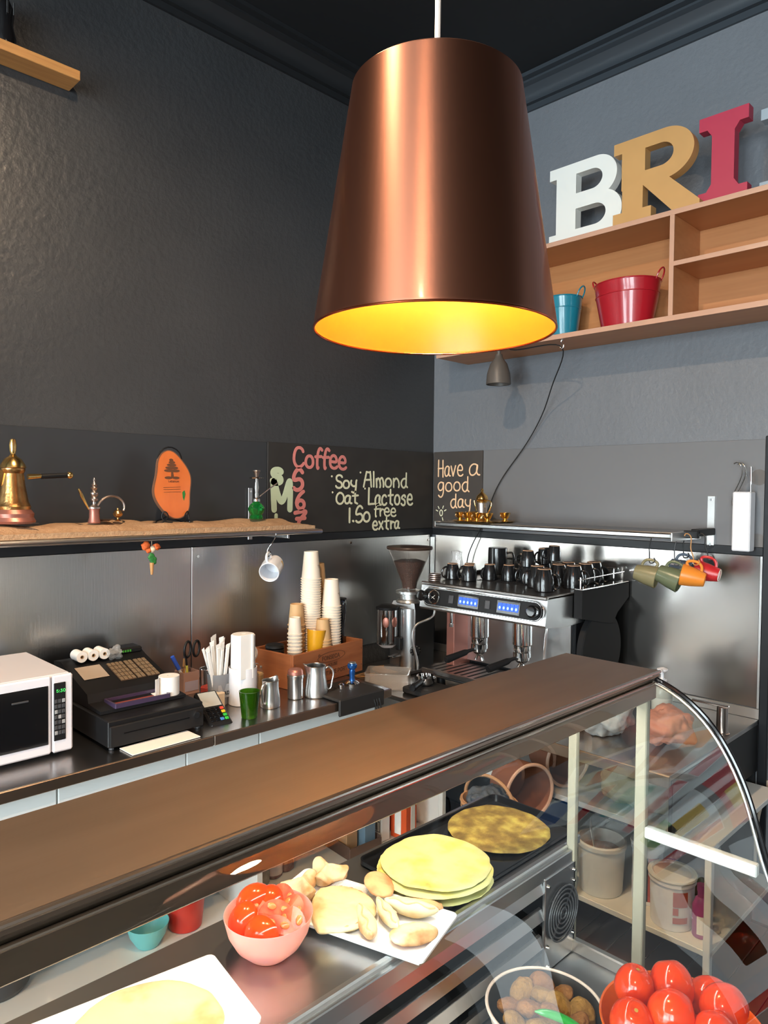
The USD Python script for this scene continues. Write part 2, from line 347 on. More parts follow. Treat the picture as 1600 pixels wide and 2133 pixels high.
def dup(src, label, loc, rot=(0, 0, 0), group=None, s=None):
    was = src.prim.GetCustomData(); base = src.path.split('/')[-1]
    import re
    base = re.sub(r'_\d{3}$', '', base)
    n = thing(base, label, was['category'], loc, rot, group or was.get('group'))
    if s is not None:
        x = UsdGeom.Xformable(n.prim); A = euler_matrix(*rot, 'sxyz'); A[:3, :3] = A[:3, :3] @ np.diag(np.broadcast_to(s, 3)); A[:3, 3] = loc; A[2, 3] += .0008
        x.GetOrderedXformOps()[0].Set(Gf.Matrix4d(*A.T.ravel().tolist()))
    n.prim.GetReferences().AddInternalReference(src.path)
    n.prim.SetInstanceable(True)
    return n

def relax(pts, rad, fixed_z=False, n=80):
    """push balls apart until they only just touch"""
    P = np.array(pts, float); r = np.array(rad, float)
    for _ in range(n):
        for i in range(len(P)):
            for j in range(i):
                d = P[i] - P[j]; l = np.linalg.norm(d); m = r[i] + r[j]
                if l < m and l > 1e-6: s = (m - l) / 2 * d / l; P[i] += s; P[j] -= s
    return P
# ------------------------------------------------------------------ hand lettering
GL = {
 'C': [[(.8, .8), (.6, .98), (.3, .95), (.1, .6), (.12, .25), (.35, .02), (.65, .05), (.85, .2)]],
 'o': [[(.35, .6), (.1, .45), (.1, .12), (.35, 0), (.6, .12), (.62, .42), (.35, .6)]],
 'f': [[(.6, .92), (.42, 1), (.3, .85), (.3, 0)], [(.08, .55), (.55, .58)]],
 'e': [[(.08, .30), (.35, .31), (.60, .36), (.52, .58), (.28, .64), (.06, .40), (.12, .08), (.38, -.03), (.66, .06)]],
 'S': [[(.7, .85), (.45, 1), (.15, .85), (.2, .6), (.6, .42), (.68, .15), (.4, 0), (.1, .15)]],
 'M': [[(.08, 0), (.15, 1), (.45, .35), (.75, 1), (.88, 0)]],
 'L': [[(.15, 1), (.13, .03), (.75, .05)]],
 '5': [[(.7, 1), (.2, .97), (.15, .55), (.5, .6), (.72, .35), (.55, .03), (.12, .08)]],
 '6': [[(.6, 1), (.25, .7), (.12, .25), (.35, 0), (.65, .15), (.6, .4), (.35, .48), (.15, .3)]],
 '7': [[(.1, .97), (.75, 1), (.45, .5), (.35, 0)], [(.2, .5), (.7, .55)]],
 'y': [[(.1, .6), (.15, .25), (.4, .15), (.6, .3)], [(.62, .62), (.55, 0), (.4, -.35), (.15, -.3)]],
 'A': [[(.05, 0), (.32, 1)], [(.30, 1), (.66, .97)], [(.64, 1), (.76, 0)], [(.15, .45), (.74, .48)]],
 'l': [[(.2, 1), (.22, 0)]],
 'm': [[(.08, .55), (.12, 0)], [(.1, .4), (.3, .6), (.4, .45), (.42, 0)], [(.42, .42), (.65, .6), (.75, .4), (.78, 0)]],
 'n': [[(.1, .58), (.12, 0)], [(.12, .4), (.4, .6), (.58, .4), (.6, 0)]],
 'd': [[(.6, .55), (.3, .6), (.08, .3), (.25, 0), (.55, .15)], [(.6, 1), (.58, .1), (.72, 0)]],
 'O': [[(.4, .85), (.1, .6), (.12, .15), (.4, 0), (.72, .2), (.72, .65), (.4, .85)]],
 'a': [[(.6, .52), (.32, .6), (.1, .35), (.2, .02), (.5, .12), (.6, .55), (.58, .12), (.75, .02)]],
 't': [[(.32, .95), (.32, .1), (.55, 0)], [(.08, .6), (.62, .64)]],
 'c': [[(.58, .5), (.35, .6), (.1, .35), (.2, .03), (.45, 0), (.62, .1)]],
 's': [[(.55, .5), (.3, .6), (.12, .45), (.5, .25), (.5, .05), (.2, 0), (.08, .08)]],
 'r': [[(.12, .6), (.15, 0)], [(.15, .35), (.35, .58), (.58, .52)]],
 'x': [[(.08, .6), (.6, 0)], [(.6, .6), (.1, 0)]],
 '1': [[(.25, 1), (.25, 0)]], '.': [[(.15, .08), (.2, .05)]],
 '0': [[(.35, .7), (.1, .5), (.12, .12), (.35, 0), (.62, .15), (.6, .55), (.35, .7)]],
 'H': [[(.1, 1), (.08, 0)], [(.62, .98), (.64, -.05)], [(.05, .48), (.68, .5)]],
 'v': [[(.05, .6), (.3, 0), (.58, .62)]],
 'g': [[(.58, .55), (.3, .6), (.1, .35), (.25, .05), (.52, .15), (.6, .58), (.58, -.2), (.4, -.42), (.15, -.3)]],
}
ADV = {'l': .38, '1': .42, '.': .32, 'm': .92, 'M': 1.0, 'C': .95, 'f': .62, 'r': .62, ' ': .4}
def handwrite(text, width, height, pen):
    """chalk strokes: a flat prism in the x-y plane, width x height overall, pen = stroke width"""
    x = 0; ls = []
    for ch in text:
        for st in GL.get(ch, []):
            p = np.array(st, float)
            if len(p) > 3:
                p = spline(p, 5 * len(p))
            p = p + np.array([(rng.random() - .5) * .03, (rng.random() - .5) * .05]); p[:, 0] += x
            ls.append(p)
        x += ADV.get(ch, .78)
    ls = [p * np.array([width / x, height]) for p in ls]
    g = unary_union([LineString(p).buffer(pen / 2, quad_segs=3) for p in ls])
    return prism(g, .0012)
def on_left(m, x, z, y): return basis(m, (x, y, z), (1, 0, 0), (0, 0, 1), (0, -1, 0))      # reads along +x, faces -y
def on_right(m, y, z, x): return basis(m, (x, y, z), (0, -1, 0), (0, 0, 1), (-1, 0, 0))    # reads along -y, faces -x
# ================================================================== the room
ZC = 3.66                                                    # ceiling
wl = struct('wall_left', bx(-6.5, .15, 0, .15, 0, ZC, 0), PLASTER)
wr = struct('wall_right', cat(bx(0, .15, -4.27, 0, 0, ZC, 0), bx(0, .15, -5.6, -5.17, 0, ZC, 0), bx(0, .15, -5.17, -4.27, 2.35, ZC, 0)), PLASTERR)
struct('ceiling', bx(-6.5, .15, -5.6, .15, ZC, ZC + .1, 0), CEIL)
fl = struct('floor', bx(-6.5, .15, -5.6, .15, -.1, -.012, 0), BLACKM)
for i in range(16):                                          # floor boards in the aisle behind the counter
    y1 = -.02 - i * .125
    part(fl, 'floor_board', bx(-3.9, -.02, y1 - .122, y1, -.012, 0, .002), FLOORW if i % 3 else FLOOR2)
struct('wall_rear', bx(-6.5, .15, -5.75, -5.6, 0, ZC, 0), REARW)
# out-of-view shop-front wall with two windows
wf = struct('wall_front', cat(bx(-6.65, -6.5, -5.6, 0, 0, .2, 0), bx(-6.65, -6.5, -5.6, 0, 3.3, ZC, 0), bx(-6.65, -6.5, -1.20, 0, .2, 3.3, 0), bx(-6.65, -6.5, -3.55, -3.25, .2, 3.3, 0), bx(-6.65, -6.5, -5.6, -5.3, .2, 3.3, 0)), REARW)
def window(name, y0, y1, bars):
    w = struct(name, cat(bx(-6.62, -6.54, y0, y0 + .07, .2, 3.3), bx(-6.62, -6.54, y1 - .07, y1, .2, 3.3), bx(-6.62, -6.54, y0, y1, .2, .28), bx(-6.62, -6.54, y0, y1, 3.22, 3.3)), FRAMEBK)
    for b in bars: struct('mullion', bx(-6.61, -6.55, b - .035, b + .035, .28, 3.22), FRAMEBK, w)
    struct('transom', bx(-6.61, -6.55, y0 + .07, y1 - .07, 2.5, 2.57), FRAMEBK, w)
    ys = [y0 + .07] + list(bars) + [y1 - .07]
    for a, b in zip(ys[:-1], ys[1:]): struct('pane', bx(-6.585, -6.579, a, b, .28, 3.22, 0), GLASS, w)
window('window_1', -3.25, -1.20, (-2.2,))
window('window_2', -5.3, -3.55, ())
d1 = struct('door_1', cat(bx(.03, .09, -5.17, -5.08, 0, 2.35), bx(.03, .09, -4.36, -4.27, 0, 2.35), bx(.03, .09, -5.08, -4.36, 0, .12), bx(.03, .09, -5.08, -4.36, 2.25, 2.35)), FRAMEBK)  # out of view, placed to reflect in the steel and case glass
struct('door_pane', bx(.055, .062, -5.08, -4.36, .12, 2.25, 0), GLASS, d1)
struct('door_handle', cat(tube([(.0, -4.33, .95), (.0, -4.33, 1.25)], .012, 12), bx(0, .03, -4.34, -4.32, .97, .99), bx(0, .03, -4.34, -4.32, 1.21, 1.23)), CHROME, d1)
# cornices: stepped moulding under the ceiling
def cornice(flip):
    p = [(0, 3.535), (.012, 3.535), (.012, 3.562), (.034, 3.562), (.034, 3.578), (.04, 3.60), (.062, 3.625), (.085, 3.632), (.085, 3.642), (.118, 3.642), (.118, ZC), (0, ZC)]
    return p
struct('trim_1', sweep_y([(-a, z) for a, z in cornice(0)], -5.6, 0), CORN)
struct('trim_2', sweep_x([(-a, z) for a, z in cornice(0)], -6.5, -.12), CEIL)
# smooth painted dado boards between the splashback and the plaster, on both walls
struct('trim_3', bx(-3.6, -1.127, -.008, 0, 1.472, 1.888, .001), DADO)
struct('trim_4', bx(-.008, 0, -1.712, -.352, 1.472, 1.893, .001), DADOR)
struct('trim_5', cat(bx(-3.6, 0, -.014, 0, 1.440, 1.474, .002), bx(-.014, 0, -1.712, 0, 1.440, 1.474, .002)), BLACKTRIM)
struct('trim_6', bx(-.02, 0, -1.745, -1.712, .2, 1.905, .003), BLACKTRIM)
# chalkboards with hand-written chalk
cb = thing('chalkboard', 'black chalkboard headed Coffee with chalked sizes, prices and milk choices', 'chalkboard', (-.55, 0, 1.68))
part(cb, 'board', bx(-1.125, -.014, -.011, -.001, 1.476, 1.890, .001), CHALKB, w=True)
def chalkL(word, x0, x1, z0, z1, mat, pen=.011):
    part(cb, 'lettering', on_left(handwrite(word, x1 - x0, z1 - z0, pen), x0, z0, -.0112), mat, 'chalked %s' % word, w=True, smooth=False)
chalkL('Coffee', -.985, -.65, 1.785, 1.875, CHALKP, .0145)
chalkL('S', -1.108, -1.045, 1.708, 1.766, CHALKG, .028)
chalkL('M', -1.098, -.988, 1.590, 1.692, CHALKG, .030)
chalkL('L', -1.088, -1.040, 1.500, 1.565, CHALKG, .018)
chalkL('5', -.990, -.924, 1.681, 1.760, CHALKP, .019)
chalkL('6', -.970, -.908, 1.593, 1.672, CHALKP, .018)
chalkL('7', -.980, -.905, 1.516, 1.573, CHALKP, .019)
chalkL('Soy', -.730, -.578, 1.690, 1.752, CHALKW, .010)
chalkL('Almond', -.543, -.216, 1.697, 1.772, CHALKW, .010)
chalkL('Oat', -.724, -.566, 1.612, 1.676, CHALKW, .010)
chalkL('Lactose', -.512, -.172, 1.605, 1.688, CHALKW, .011)
chalkL('free', -.466, -.300, 1.548, 1.610, CHALKW, .009)
chalkL('1.50', -.650, -.486, 1.522, 1.590, CHALKW, .011)
chalkL('extra', -.475, -.275, 1.480, 1.545, CHALKW, .010)
for x, z in ((-.75, 1.745), (-.562, 1.768), (-.745, 1.668), (-.53, 1.688)):
    part(cb, 'chalk_dot', on_left(prism(Point(0, 0).buffer(.005), .0012), x, z, -.0112), CHALKW, w=True, smooth=False)
cb2 = thing('chalkboard', 'small brown-black chalkboard chalked Have a good day with a little sun', 'chalkboard', (0, -.18, 1.68))
part(cb2, 'board', bx(-.011, -.001, -.350, -.014, 1.476, 1.893, .001), M('chalkboard_brown', (.050, .042, .038), .55, var=(.060, .05, .045), vs=9), w=True)
def chalkR(word, y0, y1, z0, z1, pen=.008):
    part(cb2, 'lettering', on_right(handwrite(word, y0 - y1, z1 - z0, pen), y0, z0, -.0112), CHALKO, 'chalked %s' % word, w=True, smooth=False)
chalkR('Have', -.045, -.228, 1.762, 1.850)
chalkR('a', -.255, -.335, 1.766, 1.862)
chalkR('good', -.042, -.268, 1.680, 1.758)
chalkR('day', -.135, -.285, 1.592, 1.665)
sun = [LineString([(.012 * math.cos(a) * .8, .016 * math.sin(a)) for a in np.linspace(0, 2 * PI, 20)])]
for a in (25, 65, 125, 160, 290): sun.append(LineString([(.026 * math.cos(math.radians(a)), .028 * math.sin(math.radians(a))), (.038 * math.cos(math.radians(a)), .042 * math.sin(math.radians(a)))]))
part(cb2, 'sun_drawing', on_right(prism(unary_union([l.buffer(.0028) for l in sun]), .0012), -.072, 1.560, -.0112), CHALKW, 'chalk drawing of a rising sun', w=True, smooth=False)
# stainless splashbacks
sp = thing('splashback', 'brushed stainless splashback along the left wall above the till counter', 'splashback', (-1.8, 0, .9))
part(sp, 'sheet', bx(-3.6, -1.50, -.006, -.0015, .895, 1.439, .001), STEEL, w=True)
part(sp, 'sheet', bx(-1.497, -.03, -.006, -.0015, .895, 1.439, .001), STEEL, w=True)
for x, z in ((-1.47, 1.40), (-.62, 1.42), (-2.3, 1.42), (-.04, 1.41)):
    part(sp, 'screw', T(cyl(.006, 0, .004, 12), (x, -.006, z), (PI / 2, 0, 0)), CHROME, w=True)
sp2 = thing('splashback', 'brushed stainless splashback behind the coffee machine and hanging mugs', 'splashback', (0, -.85, .82))
part(sp2, 'sheet', bx(-.006, -.0015, -1.70, -.03, .842, 1.439, .001), STEEL2, w=True)
part(sp2, 'edge_strip', bx(-.012, -.0015, -1.711, -1.701, .842, 1.439, .001), ALU, w=True)
part(sp2, 'corner_angle', cat(bx(-.026, -.007, -.009, -.007, .845, 1.425, 0), bx(-.009, -.007, -.026, -.007, .845, 1.425, 0)), ALU, w=True)

# ================================================================== counters
ct = thing('counter', 'stainless back counter on the left carrying microwave, till and cups', 'counter', (-2.2, -.33, 0))
part(ct, 'worktop', bx(-3.6, -.985, -.65, -.007, .872, .89, .002), COUNTER, w=True)
part(ct, 'front_lip', bx(-3.6, -1.79, -.653, -.640, .857, .889, .002), STEELH, w=True)
part(ct, 'front_lip', bx(-1.787, -.985, -.653, -.640, .857, .889, .002), STEELH, w=True)
part(ct, 'end_lip', bx(-.986, -.975, -.65, -.02, .857, .889, .002), STEELH, w=True)
for x0, x1 in ((-3.6, -2.26), (-2.255, -1.86), (-1.856, -1.58), (-1.575, -1.02)):
    part(ct, 'front_panel', bx(x0, x1, -.60, -.585, .47, .846, .002), PALEC, w=True)
part(ct, 'shelf_board', bx(-3.6, -.60, -.62, -.02, .15, .175, .002), WHITEC, w=True)
part(ct, 'back_panel', cat(bx(-3.6, -.845, -.03, -.015, .175, .846, .002), bx(-.845, -.60, -.03, -.015, .175, .755, .002)), WHITEC, w=True)
part(ct, 'divider', bx(-1.585, -1.56, -.60, -.03, .175, .47, .002), WHITEC, w=True)
part(ct, 'divider', bx(-.62, -.60, -.60, -.03, .175, .755, .002), WHITEC, w=True)
part(ct, 'plinth', bx(-3.6, -.60, -.58, -.56, 0, .15, .002), BLACKP, w=True)
for i in range(3): part(ct, 'leg', bx(-3.2 + i * 1.05, -3.16 + i * 1.05, -.55, -.51, 0, .15, .002), ALU, w=True)

bn = thing('counter', 'lower stainless bench along the right wall under the espresso machine', 'counter', (-.41, -1.0, 0))
part(bn, 'worktop', bx(-.82, -.013, -1.712, -.02, .782, .80, .002), COUNTER, w=True)
part(bn, 'front_lip', bx(-.824, -.812, -1.712, -.655, .760, .799, .002), STEELH, w=True)
part(bn, 'upstand', bx(-.012, -.006, -1.712, -.02, .80, .84, .001), ALU, w=True)
part(bn, 'shelf_board', bx(-.70, -.06, -1.80, -.665, .545, .565, .002), WHITEC, w=True)
part(bn, 'shelf_board', bx(-.70, -.06, -1.80, -.665, .205, .225, .002), OFFWHITE, w=True)
for y in (-1.79, -.68):
    for x in (-.69, -.03): part(bn, 'leg', bx(x - .012, x + .012, y - .01, y + .012, 0, .78 if y > -1.0 else .56, .002), WHITEC, w=True)
part(bn, 'end_panel', bx(-.80, -.02, -1.712, -1.700, .60, .782, .001), BLACKP, w=True)
part(bn, 'back_panel', bx(-.025, -.013, -1.705, -.665, .0, .775, .001), BLACKM, w=True)

# ================================================================== the glass display case
XE, XL = -1.525, -3.75
dc = thing('display_case', 'refrigerated counter display case with steel top and curved front glass', 'display case', (-2.5, -1.9, 0))
part(dc, 'top', hull([(x, y, z) for x, yb in ((XL, -1.787), (XE, -1.757)) for y, z in ((-1.982, 1.288), (-1.982, 1.300), (-1.980, 1.302), (yb, 1.286), (yb, 1.300), (yb - .002, 1.302))]), STEELH, w=True)
part(dc, 'top_lip', bx(XL, XE + .001, -1.985, -1.972, 1.288, 1.303, .003), STEELH, w=True)
for y_, z_, r_ in ((-1.9845, 1.2995, .0038), (-1.980, 1.2765, .003)): part(dc, 'highlight_bead', tube([(XL, y_, z_), (XE, y_, z_)], r_, 10), M('highlight_bead_steel', (.62, .52, .45), .22, 1.), w=True)  # thin beads added to draw highlight lines along the lips
part(dc, 'glass_rail', cat(bx(XL, XE, -1.975, -1.955, 1.276, 1.286, .002), bx(XL, XE, -1.979, -1.957, 1.240, 1.276, .003)), STEELH, w=True)
part(dc, 'lamp_housing', cat(bx(XL, XE - .02, -1.93, -1.87, 1.248, 1.286, .003)), ALU, w=True)
part(dc, 'lamp_tube', bx(-3.35, -1.56, -1.915, -1.885, 1.2455, 1.2485, .0), M('lit_case_tube', (1, 1, 1), .4, emis=(1., .95, .86), es=6.), w=True)
part(dc, 'rear_rail', bx(XL, XE, -1.808, -1.790, 1.255, 1.286, .002), ALU, w=True)
crv = spline([(-1.978, 1.283), (-2.011, 1.272), (-2.052, 1.250), (-2.092, 1.217), (-2.13, 1.168), (-2.168, 1.092), (-2.206, .973), (-2.258, .84), (-2.296, .72), (-2.315, .58)], 40)
def offs(c, d):
    t = np.gradient(c, axis=0); t /= np.linalg.norm(t, axis=1, keepdims=True); n = np.stack([t[:, 1], -t[:, 0]], 1); return c + n * d
inn = offs(crv, -.006) if offs(crv, -.006)[20, 0] > crv[20, 0] else offs(crv, .006)
part(dc, 'front_glass', sweep_x(np.vstack([crv, inn[::-1]]).tolist(), XL, XE - .004), GLASS, 'curved front glass', w=True)
# end: glass between the posts and the curve, dark edge rail following the curve
endp = [tuple(p) for p in inn] + [(-1.80, .58), (-1.80, 1.255), (-1.97, 1.255)]
part(dc, 'end_glass', sweep_x(endp, XE - .022, XE - .016), GLASS, 'flat end glass', w=True)
part(dc, 'edge_rail', tube([(XE - .006, y, z) for y, z in offs(crv, .001)], .0052, 8), BLACKG, 'black glass edge trim', w=True)
part(dc, 'edge_rail', tube([(XE - .014, y, z) for y, z in inn], .0032, 6), ALU, 'bright glass edge trim', w=True)
part(dc, 'post', bx(XE - .03, XE - .012, -1.806, -1.786, .60, 1.262, .002), CREAMPOST, w=True)
part(dc, 'post', bx(XE - .03, XE - .012, -1.972, -1.948, .60, 1.262, .002), CREAMPOST, w=True)
part(dc, 'end_rail', bx(XE - .03, XE - .012, -1.972, -1.786, 1.240, 1.276, .002), ALU, w=True)
part(dc, 'end_shelf_bracket', bx(XE - .03, XE - .012, -2.195, -1.972, .945, .969, .002), WHITEC, w=True)
# raised serving shelf at the back
part(dc, 'serving_shelf', bx(XL, -1.47, -1.775, -1.475, .835, .857, .003), STEELS, w=True)
part(dc, 'shelf_edge', bx(XL, XE - .03, -1.792, -1.777, .843, .866, .003), ALU, w=True)
part(dc, 'shelf_rail', bx(XL, XE - .03, -1.803, -1.792, .826, .858, .002), STEELS, w=True)
part(dc, 'rear_panel', bx(XL, -1.47, -1.50, -1.478, .10, .835, .002), BLACKM, w=True)
# louvred cooling panel with fan
for i, (z1, z0) in enumerate(((.824, .797), (.765, .737), (.704, .675), (.645, .622))):
    part(dc, 'louvre', hull([(x, y, z) for x in (XL, -1.672) for y, z in ((-1.797, z1), (-1.790, z1 + .002), (-1.803, z0 + .004), (-1.796, z0))]), STEELS, w=True)
part(dc, 'duct_lining', bx(XL, -1.55, -1.762, -1.752, .622, .834, .001), BLACKM, w=True)
fp = part(dc, 'fan_panel', bx(-1.672, -1.546, -1.806, -1.798, .622, .832, .0015), STEELS, w=True)
part(fp, 'fan_backing', T(cyl(.060, 0, .004, 40), (-1.609, -1.806, .737), (PI / 2, 0, 0)), BLACKM, w=True)
for r in (.012, .022, .032, .042, .052, .060):
    part(fp, 'grille_ring', T(trimesh.creation.torus(r, .0021, 40, 6), (-1.609, -1.814, .737), (PI / 2, 0, 0)), GREYD, w=True)
for a in (45, 135): part(fp, 'grille_bar', T(bx(-.06, .06, -.0015, .0015, -.002, .002, .0005), (-1.609, -1.812, .737), (0, math.radians(a), 0)), GREYD, w=True)
for x, z in ((-1.663, .815), (-1.556, .815), (-1.663, .68), (-1.556, .67), (-1.66, .636), (-1.556, .79)):
    part(fp, 'screw', T(cyl(.0045, 0, .006, 12, .003), (x, -1.806, z), (PI / 2, 0, 0)), CHROME, w=True)
# deck
part(dc, 'deck', bx(XL, XE - .012, -2.305, -1.80, .600, .620, .002), STEELS, w=True)
part(dc, 'deck_upstand', bx(XE - .030, XE - .012, -2.28, -1.80, .62, .650, .003), ALU, w=True)
part(dc, 'front_base', bx(XL, XE, -2.32, -2.28, .08, .60, .004), STEELS, w=True)
part(dc, 'end_base', bx(XE - .02, XE, -2.28, -1.48, .08, .60, .002), STEELS, w=True)
for x in (-3.6, -1.62):
    for y in (-2.22, -1.55): part(dc, 'foot', cyl(.02, 0, .08, 16).apply_translation((x, y, 0)), BLACKP, w=True)
# ================================================================== pendant lamps
def pendant(loc, label):
    t = thing('pendant_lamp', label, 'pendant lamp', loc, group=None)
    rb, rt, h = .223, .1555, .446
    part(t, 'shade', lathe([(rb, 0), (rb + .0015, .001), (rb + .0015, .006), (rt + .0015, h - .004), (rt - .003, h), (.012, h), (.012, h - .0015), (rt - .004, h - .0015), (rb - .0003, .006), (rb - .0003, 0)], 96), COPPER, 'tapered copper shade')
    part(t, 'lining', lathe([(rb - .0006, .0015), (rb - .0006, .006), (rt - .0055, h - .003), (.013, h - .003), (.013, h - .004), (rt - .0065, h - .004), (rb - .0016, .006), (rb - .0016, .0015)], 96), GOLDIN, 'golden inside of the shade')
    part(t, 'rim', trimesh.creation.torus(rb + .0008, .0022, 96, 8), M('copper_rolled_rim', (.50, .12, .05), .22, 1.))
    part(t, 'bulb_holder', lathe([(0, .37), (.024, .37), (.026, .40), (.02, h - .004), (0, h - .004)], 24), WHITEP)
    part(t, 'bulb', lathe([(0, .235), (.018, .238), (.030, .255), (.033, .275), (.028, .300), (.016, .335), (.014, .37), (0, .37)], 24), BULB)
    part(t, 'cord', tube([(0, 0, h - .004), (.001, 0, h + .3), (0, 0, ZC - loc[2] - .025)], .0055, 10), WHITECORD, 'pale cloth cord')
    part(t, 'ceiling_rose', lathe([(0, 0), (.035, 0), (.05, -.006), (.05, -.012), (.02, -.035), (0, -.035)], 32).apply_translation((0, 0, ZC - loc[2])), BLACKP)
    return t
pendant((-2.0, -1.75, 1.978), 'large tapered copper pendant lamp with glowing golden inside, hanging over the display case')
pendant((-4.05, -1.75, 2.15), 'copper pendant lamp hanging out of view to the left over the counter')  # out of view, placed to warm the upper left wall

for i_, (x_, y_, z_) in enumerate(UNSEEN_SPOTS):
    cs_ = thing('unseen_ceiling_spotlight', 'black ceiling spotlight can out of view, %s' % ('above the back counter', 'above the customers')[i_], 'spotlight', (x_, y_, z_))
    part(cs_, 'can', lathe([(.062, -.045), (.064, -.045), (.064, .09), (.02, .10), (0, .10), (0, .096), (.018, .096), (.062, .086)], 32), BLACKP); part(cs_, 'stem', cyl(.010, .099, ZC - z_ - .001, 12), BLACKP)
    part(cs_, 'reflector', lathe([(.056, -.04), (.058, -.04), (.040, .060), (.0, .075), (0, .073), (.038, .058)], 32), CHROME)
# ================================================================== upper right: box shelf, letters, buckets
bs = thing('wall_shelf', 'beech box shelf on the right wall with compartments holding two buckets', 'shelf', (-.13, -1.1, 2.36))
D = -.26
def plank(name, x0, x1, y0, y1, z0, z1, edge=True):
    part(bs, name, bx(x0, x1, y0, y1, z0, z1, .001), SHELFWOOD, w=True)
plank('bottom_board', D, -.004, -2.35, -.24, 2.348, 2.366)
plank('top_board', D, -.004, -2.35, -.24, 2.752, 2.770)
plank('back_board', -.012, -.003, -2.35, -.24, 2.366, 2.752)
plank('side_board', D, -.012, -.258, -.24, 2.366, 2.752)
plank('divider', D + .004, -.012, -1.442, -1.426, 2.366, 2.752)
plank('middle_board', D + .004, -.012, -2.35, -1.442, 2.556, 2.572)
for y0, y1, z0, z1 in ((-2.35, -.24, 2.346, 2.367), (-2.35, -.24, 2.751, 2.771), (-2.35, -1.443, 2.555, 2.573), (-1.443, -1.425, 2.367, 2.751)):
    part(bs, 'edge_band', bx(D - .0015, D + .002, y0, y1, z0, z1, .0005), EDGEWOOD, w=True)
# slab letters standing on the shelf
def slab_letter(ch):
    def R(a, b, c, d): return sbox(a, b, c, d)
    if ch == 'I':
        p = unary_union([R(.0, 0, 1, .17), R(0, .83, 1, 1), R(.27, 0, .73, 1)])
        p = p.buffer(.05, join_style=1).buffer(-.10, join_style=1).buffer(.05, join_style=2)
        p = unary_union([R(.0, 0, 1, .15), R(0, .85, 1, 1), R(.27, 0, .73, 1), Polygon([(.17, .15), (.83, .15), (.73, .23), (.27, .23)]), Polygon([(.17, .85), (.83, .85), (.73, .77), (.27, .77)])])
        return p
    stem = [R(0, 0, .30, .14), R(0, .86, .30, 1), R(.11, 0, .38, 1)]
    def bowl(x0, y0, y1, w, c, hole=.0):
        yc, r = (y0 + y1) / 2, (y1 - y0) / 2
        o = unary_union([R(x0, y0, x0 + w - r * .95, y1), affinity.scale(Point(x0 + w - r * .95, yc).buffer(1, 32), r * .95, r)])
        r2 = r - c
        i = unary_union([R(.38, y0 + c, x0 + w - r * .95, y1 - c), affinity.scale(Point(x0 + w - r * .95, yc).buffer(1, 32), r2 * .9, r2)]).intersection(R(.38, 0, 2, 1))
        return o.difference(i)
    if ch == 'B':
        a = bowl(.2, .46, 1, .72, .145); b = bowl(.2, 0, .56, .80, .15)
        ia = unary_union([R(.38, .605, .60, .855), affinity.scale(Point(.60, .73).buffer(1, 32), .14, .125)])
        ib = unary_union([R(.38, .15, .64, .41), affinity.scale(Point(.64, .28).buffer(1, 32), .15, .13)])
        oa = unary_union([R(.1, .48, .66, 1), affinity.scale(Point(.66, .74).buffer(1, 32), .27, .26)])
        ob = unary_union([R(.1, 0, .70, .56), affinity.scale(Point(.70, .28).buffer(1, 32), .30, .28)])
        return unary_union([*stem, oa, ob]).difference(unary_union([ia, ib]))
    if ch == 'R':
        oa = unary_union([R(.1, .40, .60, 1), affinity.scale(Point(.60, .70).buffer(1, 32), .33, .30)])
        ia = unary_union([R(.38, .57, .56, .84), affinity.scale(Point(.56, .705).buffer(1, 32), .145, .135)])
        leg = Polygon([(.36, .45), (.62, .45), (1.0, .05), (1.0, 0), (.70, 0), (.36, .40)])
        return unary_union([R(0, 0, .46, .13), R(0, .86, .3, 1), R(.11, 0, .36, 1), oa, leg]).difference(unary_union([ia, Polygon([(.36, .13), (.46, .13), (.64, .05), (.40, .34), (.36, .37)])]))
    if ch == 'K':
        return unary_union([R(0, 0, .5, .13), R(0, .87, .5, 1), R(.12, 0, .40, 1), Polygon([(.3, .35), (.75, 1), (1, 1), (.5, .4)]), Polygon([(.35, .55), (.72, 0), (1, 0), (.55, .62)])])
def letter(ch, y0, w, h, x, th, mat, label):
    p = slab_letter(ch); p = affinity.scale(p, w, h, origin=(0, 0))
    m = prism(p, th)
    single('letter', basis(m, (0, 0, 0), (0, -1, 0), (0, 0, 1), (-1, 0, 0)), mat, label, 'letter', 'slab-serif letters on the box shelf', loc=(x + th, y0, 2.7705), smooth=25)
letter('B', -.852, .345, .336, -.208, .045, LETW, 'white wooden slab letter B on top of the shelf')
letter('R', -1.185, .350, .325, -.258, .046, LETO, 'ochre wooden slab letter R on top of the shelf')
letter('I', -1.508, .178, .332, -.208, .045, LETR, 'crimson wooden slab letter I on top of the shelf')
letter('K', -1.722, .30, .30, -.190, .045, LETG, 'grey slab letter at the right edge of the picture, on top of the shelf')
# enamel buckets
def bucket(loc, rx, ry, h, mat, label):
    t = thing('bucket', label, 'bucket', loc)
    s = (rx, ry, 1)
    b = lathe([(0, 0), (.74, 0), (.76, .003), (.955, h * .72), (.975, h * .725), (.975, h * .745), (.955, h * .75), (1.0, h - .004), (1.02, h), (.98, h), (.74, .006), (0, .006)], 56)
    part(t, 'body', T(b, s=s), mat)
    part(t, 'rolled_rim', tube([(rx * math.cos(a), ry * math.sin(a), h) for a in np.linspace(0, 2 * PI, 56, endpoint=False)], .0032, 8, True), mat)
    for sg in (1, -1):
        e = [(.024 * math.cos(q), sg * (ry * .985 + .45 * (.012 + .030 * math.sin(q))), h - .002 + .012 + .030 * math.sin(q)) for q in np.linspace(-.15 * PI, 1.15 * PI, 26)]
        part(t, 'handle', tube(e, .0032, 8), mat)
    return t
bucket((-.135, -1.192, 2.3665), .115, .138, .19, REDP, 'red oval enamel bucket with loop handles on the shelf')
